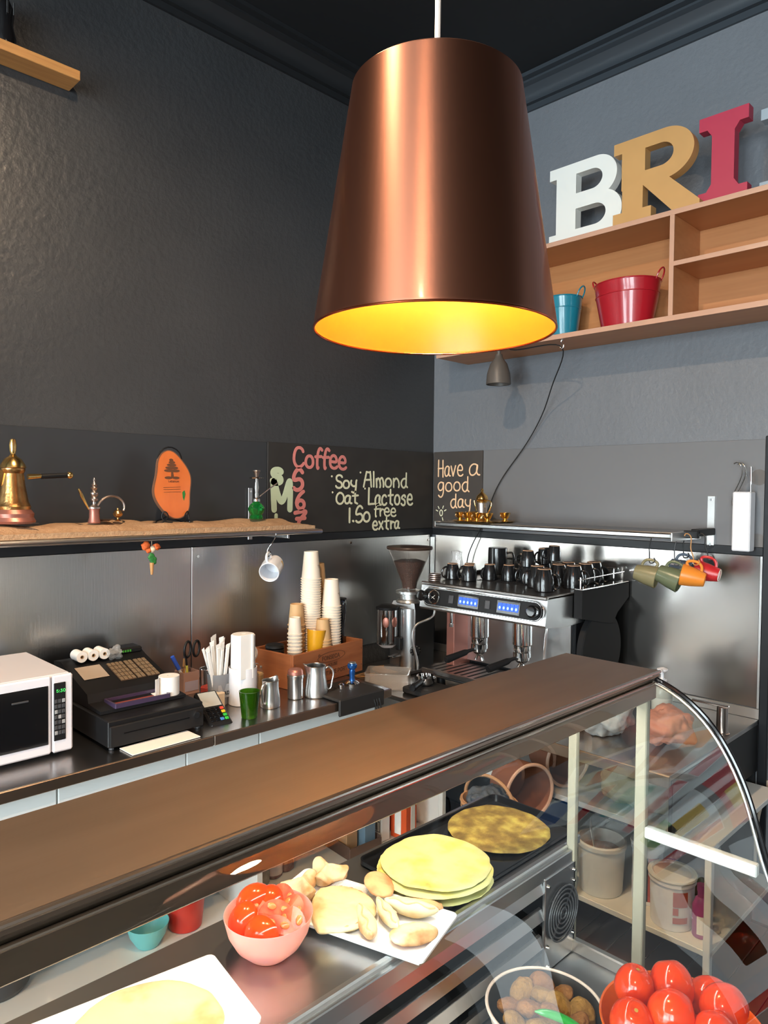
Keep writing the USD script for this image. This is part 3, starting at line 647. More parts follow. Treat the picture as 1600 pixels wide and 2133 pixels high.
bucket((-.130, -.885, 2.3665), .080, .082, .185, TEALP, 'teal enamel bucket on the shelf, half behind the copper lamp')
# spotlight under the shelf with its cable
st = thing('spotlight', 'small taupe bell-shaped spotlight hanging below the box shelf', 'spotlight', (-.25, -.618, 2.18))
part(st, 'shade', lathe([(.056, 0), (.058, .002), (.054, .05), (.040, .095), (.018, .125), (.016, .140), (0, .142), (0, .139), (.013, .136), (.037, .093), (.052, .05), (.055, .002)], 40), GREYLAMP)
part(st, 'neck', cat(cyl(.009, .14, .168, 16), cyl(.018, .160, .166, 20)), GREYLAMP)
part(st, 'bulb', lathe([(0, .03), (.02, .036), (.03, .06), (.02, .09), (.012, .12), (0, .12)], 20), M('unlit_frosted_bulb', (.5, .48, .44), .4))
hk = single('hook', cat(tube(spline([(0, 0, .012), (0, 0, -.006), (.0, -.008, -.016), (0, 0, -.026), (0, .009, -.018)], 20), .0022, 8), cyl(.007, .010, .014, 16)), CHROME, 'bright screw hook under the box shelf holding the lamp cable', 'hook', loc=(-.235, -.945, 2.334))
single('cable', tube(spline([(-.236, -.66, 2.345), (-.237, -.80, 2.332), (-.236, -.945, 2.312), (-.15, -.86, 2.20), (-.05, -.74, 2.07), (-.02, -.61, 1.90), (-.02, -.45, 1.70), (-.025, -.36, 1.50), (-.03, -.31, 1.41), (-.03, -.27, 1.30)], 60), .0028, 6), WIRE, 'thin black cable running from the hook down the right wall', 'cable')
# ================================================================== upper left: picture ledge
lg = thing('picture_ledge', 'honey-coloured pine ledge high on the left wall', 'shelf', (-2.4, 0, 3.09))
part(lg, 'board', bx(-3.4, -1.985, -.10, -.002, 3.085, 3.118, .002), LEDGEW, w=True)
part(lg, 'bracket', cat(bx(-2.42, -2.40, -.09, -.002, 3.06, 3.085, .002), bx(-2.42, -2.40, -.02, -.002, 3.00, 3.085, .002)), BLACKP, w=True)
sd = thing('ornament', 'dark ornament with silver clips on the high pine ledge', 'ornament', (-2.212, -.05, 3.118))
part(sd, 'body', lathe([(0, 0), (.03, 0), (.035, .03), (.025, .07), (.03, .12), (.012, .16), (0, .165)], 28), BLACKG)
for a in (.0, .02): part(sd, 'clip', bx(a - .003, a + .003, -.031, -.028, .10, .14, .0008), CHROME)

# ================================================================== left rail shelf with ornaments
ls = thing('rail_shelf', 'stainless rail shelf on the left wall with a sandy runner', 'shelf', (-2.0, -.16, 1.5))
part(ls, 'front_rail', T(tube([(-3.5, -.30, 1.505), (-1.055, -.30, 1.505)], .010, 12), (0, 0, 0)), STEELS, w=True)
part(ls, 'rear_rail', tube([(-3.5, -.03, 1.505), (-1.06, -.03, 1.505)], .008, 10), STEELS, w=True)
for i in range(4): part(ls, 'rod', tube([(-3.5, -.246 + i * .054, 1.507), (-1.06, -.246 + i * .054, 1.507)], .006, 8), STEELS, w=True)
part(ls, 'end_bar', cat(bx(-1.063, -1.055, -.30, -.03, 1.495, 1.515, .002), tube(spline([(-1.055, -.30, 1.505), (-1.045, -.285, 1.505), (-1.045, -.05, 1.505), (-1.055, -.03, 1.505)], 16), .006, 8)), STEELS, w=True)
for x in (-1.22, -2.75):
    part(ls, 'strap', bx(x - .011, x + .011, -.018, -.012, 1.46, 1.685, .001), ALU, w=True)
    part(ls, 'arm', bx(x - .005, x + .005, -.29, -.012, 1.48, 1.496, .001), STEELS, w=True)
    for z in (1.475, 1.670): part(ls, 'screw', T(cyl(.0045, 0, .004, 12), (x, -.018, z), (PI / 2, 0, 0)), CHROME, w=True)
# runner
nx, ny = 120, 16
X, Y = np.meshgrid(np.linspace(-3.4, -1.085, nx), np.linspace(-.295, -.04, ny), indexing='ij')
zz = 1.516 + .010 + .044 * meshkit.fbm(np.stack([X * 6, Y * 9, 0 * X], -1), 3, 5) * np.clip((Y + .295) / .06, .35, 1) * np.clip((-1.085 - X) / .05, .35, 1)
V = np.vstack([np.stack([X, Y, zz], -1).reshape(-1, 3), np.stack([X, Y, 0 * X + 1.5155], -1).reshape(-1, 3)]); F = []
idx = lambda i, j, l: l * nx * ny + i * ny + j
for i in range(nx - 1):
    for j in range(ny - 1):
        F += [(idx(i, j, 0), idx(i + 1, j, 0), idx(i + 1, j + 1, 0)), (idx(i, j, 0), idx(i + 1, j + 1, 0), idx(i, j + 1, 0)), (idx(i, j, 1), idx(i + 1, j + 1, 1), idx(i + 1, j, 1)), (idx(i, j, 1), idx(i, j + 1, 1), idx(i + 1, j + 1, 1))]
for i in range(nx - 1):
    for j, fl_ in ((0, 0), (ny - 1, 1)):
        q = (idx(i, j, 0), idx(i, j, 1), idx(i + 1, j, 1), idx(i + 1, j, 0)); q = q[::-1] if fl_ else q
        F += [(q[0], q[1], q[2]), (q[0], q[2], q[3])]
for j in range(ny - 1):
    for i, fl_ in ((0, 1), (nx - 1, 0)):
        q = (idx(i, j, 0), idx(i, j, 1), idx(i, j + 1, 1), idx(i, j + 1, 0)); q = q[::-1] if fl_ else q
        F += [(q[0], q[1], q[2]), (q[0], q[2], q[3])]
single('table_runner', trimesh.Trimesh(V, F, process=False), SAND, 'rumpled sandy-brown runner lying along the left rail shelf', 'runner')
def runz(x, y):
    i = np.argmin(abs(X[:, 0] - x)); j = np.argmin(abs(Y[0] - y)); return float(zz[max(0, i - 2):i + 3, max(0, j - 3):j + 4].max())
def on_runner(x, y): return (x, y, runz(x, y))
# brass coffee pot
dl = thing('coffee_pot', 'tall brass coffee pot with a long black handle at the left shelf end', 'coffee pot', on_runner(-2.235, -.18))
part(dl, 'body', lathe([(0, 0), (.062, 0), (.066, .008), (.058, .02), (.060, .032), (.050, .045), (.052, .055), (.045, .07), (.036, .12), (.031, .16), (.036, .170), (.036, .176), (.030, .18), (0, .18)], 36), BRASS)
part(dl, 'base_band', lathe([(.062, .0), (.0665, .008), (.060, .020), (.0615, .032), (.0515, .045), (.050, .045), (.058, .030), (.057, .02), (.06, .008)], 36), ROSEC)
ld = part(dl, 'lid', lathe([(0, .176), (.039, .178), (.036, .188), (.026, .205), (.012, .215), (.007, .222), (.010, .232), (.0115, .250), (.008, .268), (0, .272)], 32), GOLD)
part(dl, 'spout', hull([(-.03, -.004, .10), (-.03, .004, .10), (-.055, 0, .165), (-.050, -.010, .168), (-.050, .010, .168), (-.03, -.010, .17), (-.03, .010, .17)]), BRASS)
part(dl, 'handle', T(cat(cyl(.0085, .03, .12, 16), ), (.0335, 0, .150), (0, math.radians(86), 0)).apply_translation((.022, 0, .0)), BLACKP, 'black handle bar')
part(dl, 'handle_ferrule', T(cyl(.0095, -.008, .034, 16, .007), (.052, 0, .151), (0, math.radians(86), 0)), GOLD)
part(dl, 'handle_knob', ell(.012, .012, .012, 2).apply_translation((.178, 0, .158)), GOLD)
part(dl, 'ribbon', hull([(-.01, -.07, .002), (.05, -.085, .002), (.05, -.080, .004), (-.01, -.062, .004), (.03, -.06, .006)]), SILVERT)
# small coffee pot with spiral ornament
rk = thing('coffee_pot', 'small copper coffee pot with slanting brass handle and ribbed pale spindle', 'coffee pot', on_runner(-1.978, -.19))
part(rk, 'body', lathe([(0, 0), (.020, 0), (.021, .003), (.017, .02), (.0165, .04), (.019, .052), (.0175, .052), (.015, .04), (.018, .004), (0, .004)], 28), ROSEC)
part(rk, 'lid', lathe([(0, .050), (.021, .050), (.021, .055), (.009, .062), (.006, .066), (0, .066)], 28), SILVERT)
part(rk, 'spindle', lathe([(0, .062), (.006, .064), (.006, .074), (.012, .078), (.0135, .084), (.009, .091), (.013, .097), (.0135, .104), (.007, .112), (.009, .116), (.012, .121), (.0075, .127), (.010, .132), (.006, .138), (.0035, .144), (.005, .15), (.0025, .156), (0, .157)], 24), SILVERT)
part(rk, 'handle', tube([(-.018, 0, .048), (-.03, 0, .070), (-.043, 0, .096), (-.054, 0, .118)], [.003, .004, .0055, .003], 8), GOLD)
ar = thing('wire_ornament', 'little brass bird-like pot under an arched cord beside the small coffee pot', 'ornament', on_runner(-1.885, -.17))
part(ar, 'bowl', lathe([(0, 0), (.012, 0), (.004, .006), (.004, .012), (.014, .018), (.017, .026), (.012, .036), (.004, .040), (.003, .046), (0, .048)], 24), BRASS)
part(ar, 'arched_cord', tube(spline([(-.075, .01, .045), (-.055, .01, .072), (-.025, .01, .088), (.005, .008, .083), (.024, .005, .060), (.020, 0, .036)], 24), .0042, 8), SILVERT)
part(ar, 'dish', T(cup_shell(.018, .035, .008, .0015, 28), (-.05, .0, .0)), SILVERT)
# plaque on a wire stand
pq = thing('wooden_plaque', 'oval orange wood slice plaque burned with a cedar tree, on a black wire easel', 'plaque', on_runner(-1.668, -.17))
ov = affinity.scale(Point(0, 0).buffer(1, 40), .073, .128)
ov = Polygon([(x * (1 - .10 * y / .128) + .006 * math.sin(y * 40), y) for x, y in ov.exterior.coords])
tilt = math.radians(-9)
def pl(m, z=0): return T(m, (0, .012, .140), (PI / 2 + tilt, 0, 0))
part(pq, 'slice', pl(prism(ov, .012).apply_translation((0, 0, -.006))), PLAQUE)
part(pq, 'bark', pl(prism(ov.buffer(.003).difference(ov.buffer(-.0005)), .013).apply_translation((0, 0, -.0065))), BARK)
cedar = unary_union([Polygon([(-.006, .03), (.006, .03), (.003, .06), (-.003, .06)])] + [affinity.scale(Point(0, 0).buffer(1, 12), w, .005).buffer(0) if False else affinity.translate(affinity.scale(Point(0, 0).buffer(1, 12), w, .0052), dx, z) for dx, z, w in ((-.014, .055, .018), (.014, .055, .018), (-.008, .066, .018), (.010, .066, .016), (0, .077, .019), (.002, .087, .013), (0, .096, .008), (-.016, .028, .016), (.014, .028, .014))])
part(pq, 'burnt_cedar', pl(prism(affinity.translate(cedar, 0, -.003), .0012).apply_translation((0, 0, .006))), PRINTD, w=False)
part(pq, 'lettering', pl(T(meshkit.text_mesh('Lebanon', .008, .001), (-.019, .008, .006))), PRINTD, smooth=False)
part(pq, 'lettering', pl(prism(unary_union([LineString([(-.04, z), (.03, z + .002)]).buffer(.0006) for z in (-.012, -.02, -.03)]), .0008).apply_translation((0, 0, .006))), PRINTD, smooth=False)
part(pq, 'leaf', pl(prism(Polygon([(.036, -.03), (.045, -.022), (.048, -.036), (.040, -.062), (.036, -.05)]), .001).apply_translation((0, 0, .0062))), GREENLEAF, 'green painted leaf', smooth=False)
for s in (-1, 1):
    part(pq, 'stand_wire', tube(spline([(s * .035, -.055, .002), (s * .05, -.030, .004), (s * .055, -.012, .022), (s * .048, -.018, .040), (s * .036, -.022, .030), (s * .040, -.010, .006), (s * .045, .045, .003)], 28), .0024, 8), BLACKP)
part(pq, 'back_loop', tube(spline([(-.045, .045, .003), (-.045, .032, .20), (-.040, .03, .262), (0, .03, .282), (.040, .03, .262), (.045, .032, .20), (.045, .045, .003)], 36), .0026, 8), BLACKP)
# little water pipe
wp = thing('water_pipe', 'miniature water pipe with green glass base beside the chalkboard', 'water pipe', on_runner(-1.302, -.18))
part(wp, 'glass_base', lathe([(0, 0), (.026, 0), (.028, .006), (.023, .018), (.033, .034), (.034, .046), (.024, .060), (.014, .068), (.012, .074), (0, .074)], 32), GLASSGREEN, 'green glass base')
part(wp, 'stem', lathe([(0, .07), (.016, .072), (.015, .082), (.008, .088), (.009, .10), (.007, .11), (.010, .13), (.006, .16), (.008, .17), (0, .172)], 24), CHROME)
part(wp, 'tray', lathe([(0, .162), (.028, .166), (.030, .170), (.012, .170), (0, .170)], 28), CHROME)
part(wp, 'bowl', lathe([(0, .17), (.006, .172), (.013, .192), (.016, .196), (.015, .2), (0, .194)], 24), SILVERT)
part(wp, 'mouthpiece', tube([(.012, -.004, .092), (.045, -.012, .118), (.092, -.02, .150)], [.0025, .0025, .0028], 8), SILVERT)
# garland and mug hanging below the shelf
ga = thing('garland', 'small orange and green felt garland hanging under the left shelf', 'garland', (-1.815, -.285, 1.495))
part(ga, 'string', tube([(0, 0, .008), (0, 0, -.12)], .0012, 6), PAPERC)
for dx, dz, r in ((-.022, -.018, .016), (-.012, -.032, .012), (.018, -.022, .013)): part(ga, 'flower', lumpy(ell(r, r * .7, r, 2), .006, 120, int(r * 999)).apply_translation((dx, 0, dz)), ORANGEP)
part(ga, 'bead', ell(.012, .010, .012, 2).apply_translation((.002, 0, -.030)), PAPERC)
for dx, dz in ((-.002, -.058), (.006, -.070)): part(ga, 'leaf', lumpy(ell(.012, .005, .016, 2), .005, 120, 3).apply_translation((dx, 0, dz)), GREENLEAF)
part(ga, 'tassel', cyl(.004, -.12, -.078, 10, .008), CRATEIN)

# ================================================================== mugs and hooks
def mug_meshes(rb, rt, h, t=.0042, hr=.026, hw=.0055, ring=False):
    body = lathe([(0, .002), (rb * .9, .002), (rb * .92, 0), (rb, .002), (rb + (rt - rb) * .5 + .002, h * .5), (rt, h - .002), (rt - t * .5, h), (rt - t, h - .002), (rb + (rt - rb) * .5 - t, h * .5), (rb - t, .006), (0, .006)], 44)
    rm = rb + (rt - rb) * .5
    hd = tube(spline([(rm + (rt - rb) * .28 - .002, 0, h * .80), (rm + hr * .7, 0, h * .86), (rm + hr, 0, h * .62), (rm + hr * .82, 0, h * .36), (rm - (rt - rb) * .22 - .002, 0, h * .22)], 22), [hw] * 22, 10)
    return body, hd
def hang_mug(name_label, o, mouth, up, rb, rt, h, mat, inside=None, band=None):
    Z = np.array(mouth, float); Z /= np.linalg.norm(Z); U = np.array(up, float); U -= Z * (U @ Z); U /= np.linalg.norm(U); Yv = np.cross(Z, U)
    t = thing('mug', name_label, 'mug', o, group='mugs hanging from the rail shelves')
    b, hd = mug_meshes(rb, rt, h)
    b = b.copy(); b.apply_translation((0, 0, -h / 2)); hd.apply_translation((0, 0, -h / 2))
    part(t, 'body', basis(b, (0, 0, 0), U, Yv, Z), mat); part(t, 'handle', basis(hd, (0, 0, 0), U, Yv, Z), mat)
    if inside is not None: part(t, 'rim_ring', basis(T(trimesh.creation.torus(rb * .88, .0022, 40, 6), (0, 0, -h / 2 + .0015)), (0, 0, 0), U, Yv, Z), inside, 'pale unglazed foot ring')
    if band is not None:
        pr = []
        a = np.linspace(math.radians(212), math.radians(290), 14); rr = (rb + rt) / 2 + .0008
        V = []; F = []
        for zf in (-h * .38, h * .38):
            for q in a: V.append((rr * math.cos(q), rr * math.sin(q), zf))
        n = len(a)
        for i in range(n - 1): F += [(i, i + 1, n + i + 1), (i, n + i + 1, n + i)]
        part(t, 'printed_band', basis(trimesh.Trimesh(V, F, process=False), (0, 0, 0), U, Yv, Z), MUGGOLD, 'mustard printed panel')
    top = np.array(o) + U * ((rb + rt) / 2 + .018) + Z * (h * .05)
    return top
def s_hook(top, z_rail, x, y, mat, label):
    """wire hook from a rail down to a mug handle"""
    P = spline([(x, y + .012, z_rail + .004), (x, y + .006, z_rail + .014), (x, y - .006, z_rail + .010), (x + (top[0] - x) * .3, y + (top[1] - y) * .4, (z_rail + top[2]) / 2 + .01), (top[0], top[1] + .006, top[2] + .012), (top[0], top[1] + .004, top[2] - .004), (top[0], top[1] - .008, top[2] - .004), (top[0], top[1] - .012, top[2] + .016)], 40)
    single('hook', tube(P, .0022, 7), mat, label, 'hook', 'mug hooks on the rail shelves')
tp = hang_mug('white mug with a mustard printed panel hanging under the left shelf', (-1.297, -.28, 1.362), (-.72, -.62, -.30), (-.25, .0, 1), .040, .041, .092, MUGW, None, True)
s_hook(tp, 1.497, -1.297, -.30, CHROME, 'bright wire hook holding the white mug under the left shelf')
mugs = [('khaki mug hanging leftmost under the right rail shelf', (-.24, -1.350, 1.352), (.20, -.96, -.22), (.05, .05, 1), .030, .044, .088, KHAKI, None),
        ('olive green mug hanging second under the right rail shelf', (-.245, -1.446, 1.352), (.15, -.93, -.34), (.05, -.02, 1), .032, .046, .090, OLIVE, None),
        ('slate blue mug half hidden behind the olive mug', (-.12, -1.435, 1.375), (.25, -.94, -.25), (.0, .1, 1), .030, .040, .082, SLATEG, None),
        ('orange mug hanging between the olive and red mugs', (-.262, -1.545, 1.362), (-.28, .94, .20), (.05, -.08, 1), .026, .042, .086, ORANGEG, None),
        ('red mug hanging rightmost under the right rail shelf', (-.20, -1.575, 1.378), (-.10, .98, .18), (.05, -.02, 1), .025, .039, .088, REDG, PANRIM)]
for i, (lb, o, mo, up, rb, rt, h, mt, ins) in enumerate(mugs):
    tp = hang_mug(lb, o, mo, up, rb, rt, h, mt, ins)
    s_hook(tp, 1.512, tp[0], min(max(tp[1] + .012, -1.47), -1.34) if i < 3 else tp[1] + .03, [BLACKP, GREYD, BLACKP, LEDGEW, BLACKP][i], 'wire hook holding the ' + lb.split(' mug')[0] + ' mug')
# right rail shelf
rs = thing('rail_shelf', 'stainless rod shelf on the right wall above the coffee machine', 'shelf', (-.16, -.85, 1.52))
part(rs, 'front_rail', bx(-.305, -.292, -1.475, -.282, 1.506, 1.526, .004), STEELS, w=True)
for i in range(6): part(rs, 'rod', tube([(-.262 + i * .042, -1.475, 1.524), (-.262 + i * .042, -.285, 1.524)], .0065, 8), STEELS, w=True)
part(rs, 'end_plate', bx(-.305, -.03, -1.481, -1.475, 1.496, 1.530, .001), ALU, w=True)
part(rs, 'end_plate', bx(-.305, -.03, -.285, -.279, 1.502, 1.530, .001), ALU, w=True)
part(rs, 'bracket_arm', bx(-.18, -.012, -1.53, -1.50, 1.513, 1.541, .002), BLACKP, w=True)
part(rs, 'bracket_joint', bx(-.19, -.17, -1.53, -1.475, 1.505, 1.535, .002), BLACKP, w=True)
part(rs, 'strap', bx(-.014, -.006, -1.527, -1.497, 1.458, 1.671, .001), ALU, w=True)
for z in (1.474, 1.656): part(rs, 'screw', T(cyl(.005, 0, .004, 12), (-.014, -1.512, z), (0, -PI / 2, 0)), CHROME, w=True)
# gold tea set
ty = thing('tray', 'flat golden tray under the brass coffee pot on the right rail shelf', 'tray', (-.175, -.485, 1.531))
part(ty, 'plate', lathe([(0, 0), (.140, 0), (.150, .004), (.152, .006), (.14, .004), (0, .003)], 40), GOLD)
gp = thing('coffee_pot', 'small gold coffee pot with silver band standing among little cups', 'coffee pot', (-.175, -.475, 1.5345))
part(gp, 'body', lathe([(0, 0), (.034, 0), (.036, .01), (.026, .03), (.024, .07), (.026, .095), (.032, .104), (0, .106)], 32), GOLD)
part(gp, 'silver_band', lathe([(.0272, .034), (.0258, .055), (.0258, .085), (.0272, .09), (.025, .09), (.0245, .035)], 32), SILVERT, 'silver patterned band')
part(gp, 'lid', lathe([(0, .104), (.031, .106), (.026, .122), (.012, .136), (.006, .142), (.008, .15), (.004, .158), (0, .16)], 28), GOLD)
part(gp, 'handle', tube(spline([(.0, -.026, .030), (0, -.05, .06), (0, -.056, .090), (0, -.035, .10)], 16), .003, 8), GOLD)
part(gp, 'spout', tube(spline([(0, .024, .04), (0, .04, .07), (0, .048, .10)], 10), [.006] * 4 + [.004] * 6, 8), GOLD)
cup0 = None
for i, (dx, dy) in enumerate(((-.075, .085), (-.085, .030), (-.088, -.028), (-.080, -.085), (.03, .1), (.04, -.1))):
    lb = 'tiny gold cup on the gold tray, %s' % ('at the left of the front row', 'second in the front row', 'third in the front row', 'at the right of the front row', 'behind on the left', 'behind on the right')[['a', 'b', 'c', 'd', 'e', 'f'].index('abcdef'[i])]
    l = (-.175 + dx, -.485 + dy, 1.5345)
    if cup0 is None:
        cup0 = thing('coffee_cup', lb, 'cup', l, group='tiny gold cups round the coffee pot')
        part(cup0, 'bowl', lathe([(0, 0), (.016, 0), (.017, .004), (.009, .010), (.017, .018), (.024, .034), (.027, .042), (.0255, .042), (.021, .032), (.008, .018), (0, .016)], 28), GOLD)
        part(cup0, 'medallion', ell(.009, .003, .009, 2).apply_translation((-.0145, .0145, .026)), SILVERT)
    else: dup(cup0, lb, l)
# knife block of plastic with rods, on suction cups
kb = thing('utensil_holder', 'white plastic box with steel rods held by suction cups at the wall end', 'holder', (-.05, -1.65, 1.46))
part(kb, 'box', cat(bx(-.085, -.03, -1.685, -1.618, 1.458, 1.688, .004)), WHITEP, w=True)
for y, x, z in ((-1.640, -.06, 1.800), (-1.650, -.05, 1.798)):
    part(kb, 'bent_rod', tube(spline([(x, y, 1.60), (x, y, 1.74), (x, y, z - .012), (x - .004, y + .008, z), (x - .01, y + .025, z - .003)], 24), .0028, 8), CHROME, w=True)
part(kb, 'straight_rod', tube([(-.05, -1.673, 1.60), (-.05, -1.673, 1.785)], .0026, 8), CHROME, w=True)
for z in (1.745, 1.495): part(kb, 'suction_cup', T(lathe([(0, .012), (.008, .012), (.012, .006), (.030, .001), (.031, 0), (0, 0)], 32), (-.012, -1.690, z), (0, -PI / 2, 0)), CLEARPL, 'clear suction cup', w=True)
# gas point at the far right
gpnt = thing('gas_valve', 'beige gas outlet with a thin pipe low on the right wall', 'valve', (0, -1.745, .53))
part(gpnt, 'plate', bx(-.012, -.001, -1.80, -1.728, .50, .57, .004), BEIGEPL, w=True)
part(gpnt, 'outlet', T(cyl(.022, 0, .03, 24, .018), (-.012, -1.748, .525), (0, -PI / 2, 0)), BEIGEPL, w=True)
part(gpnt, 'pipe', tube(spline([(-.036, -1.748, .522), (-.05, -1.742, .49), (-.045, -1.728, .42), (-.04, -1.72, .30), (-.04, -1.72, .12)], 24), .006, 8), BEIGEPL, w=True)
# ================================================================== back counter: microwave, till, terminal
CZ = .890
mw = thing('microwave', 'white microwave oven with black glass door at the left end of the counter', 'microwave', (-2.40, -.33, CZ))
part(mw, 'cabinet', bx(-2.64, -2.174, -.485, -.12, CZ + .012, CZ + .240, .006), MICROW, w=True)
dm = part(mw, 'door', bx(-2.64, -2.236, -.500, -.485, CZ + .012, CZ + .240, .005), MICROW, w=True)
part(dm, 'door_glass', bx(-2.64, -2.245, -.5025, -.499, CZ + .042, CZ + .214, .003), BLACKG, w=True)
part(dm, 'painted_gleam', bx(-2.345, -2.300, -.5035, -.502, CZ + .178, CZ + .183, .0005), GREYD, w=True)  # small grey bar painted as a gleam on the door glass
cp = part(mw, 'control_fascia', bx(-2.233, -2.174, -.500, -.485, CZ + .012, CZ + .240, .005), MICROW, w=True)
part(cp, 'control_panel', bx(-2.230, -2.196, -.5025, -.499, CZ + .048, CZ + .218, .002), BLACKP, w=True)
part(cp, 'display', T(meshkit.text_mesh('5:30', .009, .0008), (-2.224, -.5026, CZ + .190), (PI / 2, 0, 0)), GREENLED, 'green clock digits', w=True, smooth=False)
for r in range(7):
    for c in range(3):
        part(cp, 'key', bx(-2.228 + c * .0105, -2.2195 + c * .0105, -.5035, -.502, CZ + .066 + r * .0155, CZ + .077 + r * .0155, .0006), GREYD if (r + c) % 4 else M('grey_key_print', (.3, .3, .3), .5), w=True)
for x in (-2.60, -2.21):
    for y in (-.46, -.16): part(mw, 'foot', cyl(.012, 0, .0125, 12).apply_translation((x, y, CZ)), BLACKP, w=True)
# cash drawer and register
dr = thing('cash_drawer', 'black steel cash drawer under the till with a round lock', 'cash box', (-1.93, -.37, CZ))
part(dr, 'box', bx(-2.095, -1.775, -.560, -.10, CZ + .008, CZ + .088, .003), BLACKP, w=True)
part(dr, 'drawer_front', bx(-2.093, -1.777, -.570, -.560, CZ + .010, CZ + .074, .003), BLACKM, w=True)
part(dr, 'media_slot', bx(-2.05, -1.83, -.5712, -.569, CZ + .046, CZ + .049, .0003), BLACKG, w=True)
part(dr, 'lock', T(cyl(.010, 0, .006, 24), (-1.805, -.570, CZ + .052), (PI / 2, 0, 0)), CHROME, w=True)
for x in (-2.08, -1.79):
    for y in (-.55, -.12): part(dr, 'foot', cyl(.008, 0, .0085, 10).apply_translation((x, y, CZ)), GREYD, w=True)
RZ = CZ + .088
rg = thing('cash_register', 'black cash register with tan key overlays and a sloping keyboard', 'cash register', (-1.94, -.29, RZ))
prof = [(-.485, RZ + .002), (-.11, RZ + .002), (-.11, RZ + .105), (-.17, RZ + .112), (-.20, RZ + .100), (-.385, RZ + .045), (-.395, RZ + .018), (-.485, RZ + .012)]
part(rg, 'body', sweep_x(prof, -2.085, -1.795), BLACKP, w=True)
part(rg, 'display_hood', bx(-1.900, -1.80, -.185, -.115, RZ + .105, RZ + .128, .006), BLACKP, w=True)
sl = math.atan2(.055, .185)
def on_keys(m, x, s_): return T(m, (x, -.385 + s_ * math.cos(sl), RZ + .0455 + s_ * math.sin(sl)), (sl, 0, 0))
part(rg, 'paper_sign', on_keys(bx(0, .085, 0, .085, .0005, .0015, .0002), -2.060, .085), M('dull_paper', (.40, .33, .27), .8), w=True)
for bi, (x0, w_, ro, co) in enumerate(((-1.955, .056, 5, 4), (-1.895, .030, 4, 2), (-1.860, .046, 5, 3))):
    part(rg, 'key_overlay', on_keys(bx(0, w_, 0, .125, .0003, .001, .0002), x0, .040), M('key_overlay_brown', (.10, .055, .03), .6), w=True)
    for r in range(ro):
        for c in range(co):
            kw, kh = w_ / co, .125 / ro
            part(rg, 'key', on_keys(bx(c * kw + .0015, (c + 1) * kw - .0015, r * kh + .002, (r + 1) * kh - .002, .0008, .0045, .0012), x0, .040), M('key_tan', (.19, .13, .075), .6), w=True)
part(rg, 'green_print', T(cat(*[bx(i * .009, i * .009 + .006, -.0006, 0, 0, .008, 0) for i in range(5)]), (-1.885, -.1852, RZ + .113), (0, 0, 0)), M('green_print', (.05, .35, .03), .5), w=True, smooth=False)
rl = None
for i in range(3):
    lb = 'small white till roll lying on the back of the register, %s of three' % ('leftmost', 'middle', 'rightmost')[i]
    l = (-2.030 + i * .039, -.185, RZ + .107 + .019)
    if rl is None:
        rl = thing('paper_roll', lb, 'paper roll', l, group='till rolls on the register')
        part(rl, 'paper', T(lathe([(.006, -.028), (.0185, -.028), (.0185, .028), (.006, .028), (.006, -.028)], 32), (0, 0, 0), (PI / 2, 0, 0)), PAPER)
        part(rl, 'core', T(lathe([(.0045, -.0285), (.0065, -.0285), (.0065, .0285), (.0045, .0285), (.0045, -.0285)], 20), (0, 0, 0), (PI / 2, 0, 0)), KRAFT)
    else: dup(rl, lb, l)
single('plastic_bag', lumpy(ell(.026, .018, .024, 3), .022, 60, 4), BAGPL, 'crumpled clear plastic wrapper beside the till rolls on the register', 'bag', loc=(-1.918, -.205, RZ + .122))
rr = thing('paper_roll', 'loose white receipt roll standing on the front right of the cash drawer', 'paper roll', (-1.835, -.445, RZ + .0125))
part(rr, 'paper', lathe([(.006, 0), (.034, 0), (.034, .062), (.006, .062), (.006, 0)], 40), PAPER)
part(rr, 'loose_end', basis(prism(LineString(spline([(-.034, .005), (-.044, -.012), (-.058, -.018)], 12)).buffer(.0008), .060), (0, 0, .001), (1, 0, 0), (0, 1, 0), (0, 0, 1)), PAPER)
tt = thing('coin_tray', 'shallow reddish translucent tray on the front ledge of the till', 'tray', (-1.93, -.445, RZ + .0125))
trayp = sbox(-.105, -.038, .075, .038)
part(tt, 'rim', prism(trayp.buffer(.004).difference(trayp.buffer(-.002)), .014), M('violet_tray_rim', (.055, .035, .075), .25))
part(tt, 'floor', prism(trayp, .003), M('red_brown_tray', (.30, .07, .05), .2))
part(tt, 'slip', prism(Polygon([(.04, -.02), (.072, -.02), (.072, .03), (.045, .03)]), .001).apply_translation((0, 0, .0035)), PAPER)
single('paper', bx(-.115, .115, -.04, .04, 0, .003, .0005), PAPER, 'white sheet of paper sticking out under the cash drawer', 'paper', loc=(-1.945, -.600, CZ + .0005), rot=(0, 0, .03))
# card terminal on a stand
tm = thing('card_terminal', 'black card payment terminal with pale screen propped on the counter', 'card terminal', (-1.700, -.500, CZ), rot=(0, 0, math.radians(-8)))
def tz(m): return T(m, (0, 0, .030), (math.radians(28), 0, 0))
part(tm, 'body', tz(bx(-.040, .040, -.085, .085, -.012, .012, .006)), BLACKP)
part(tm, 'bezel', tz(bx(-.041, .041, -.088, -.070, -.010, .006, .005)), CHROME, 'bright front edge')
part(tm, 'screen', tz(bx(-.032, .032, .005, .075, .0122, .0132, .0004)), SCREENW)
for r in range(4):
    for c in range(4):
        col = BLACKG if c < 3 else [M('key_green', (.03, .45, .05), .4), M('key_green_b', (.03, .45, .05), .4), M('key_yellow', (.75, .5, .02), .4), M('key_red', (.7, .06, .03), .4)][r]
        part(tm, 'key', tz(bx(-.032 + c * .0165, -.0185 + c * .0165, -.066 + r * .0165, -.054 + r * .0165, .012, .0165, .0015)), col if not (r == 0 and c == 2) else M('key_blue', (.05, .2, .5), .4))
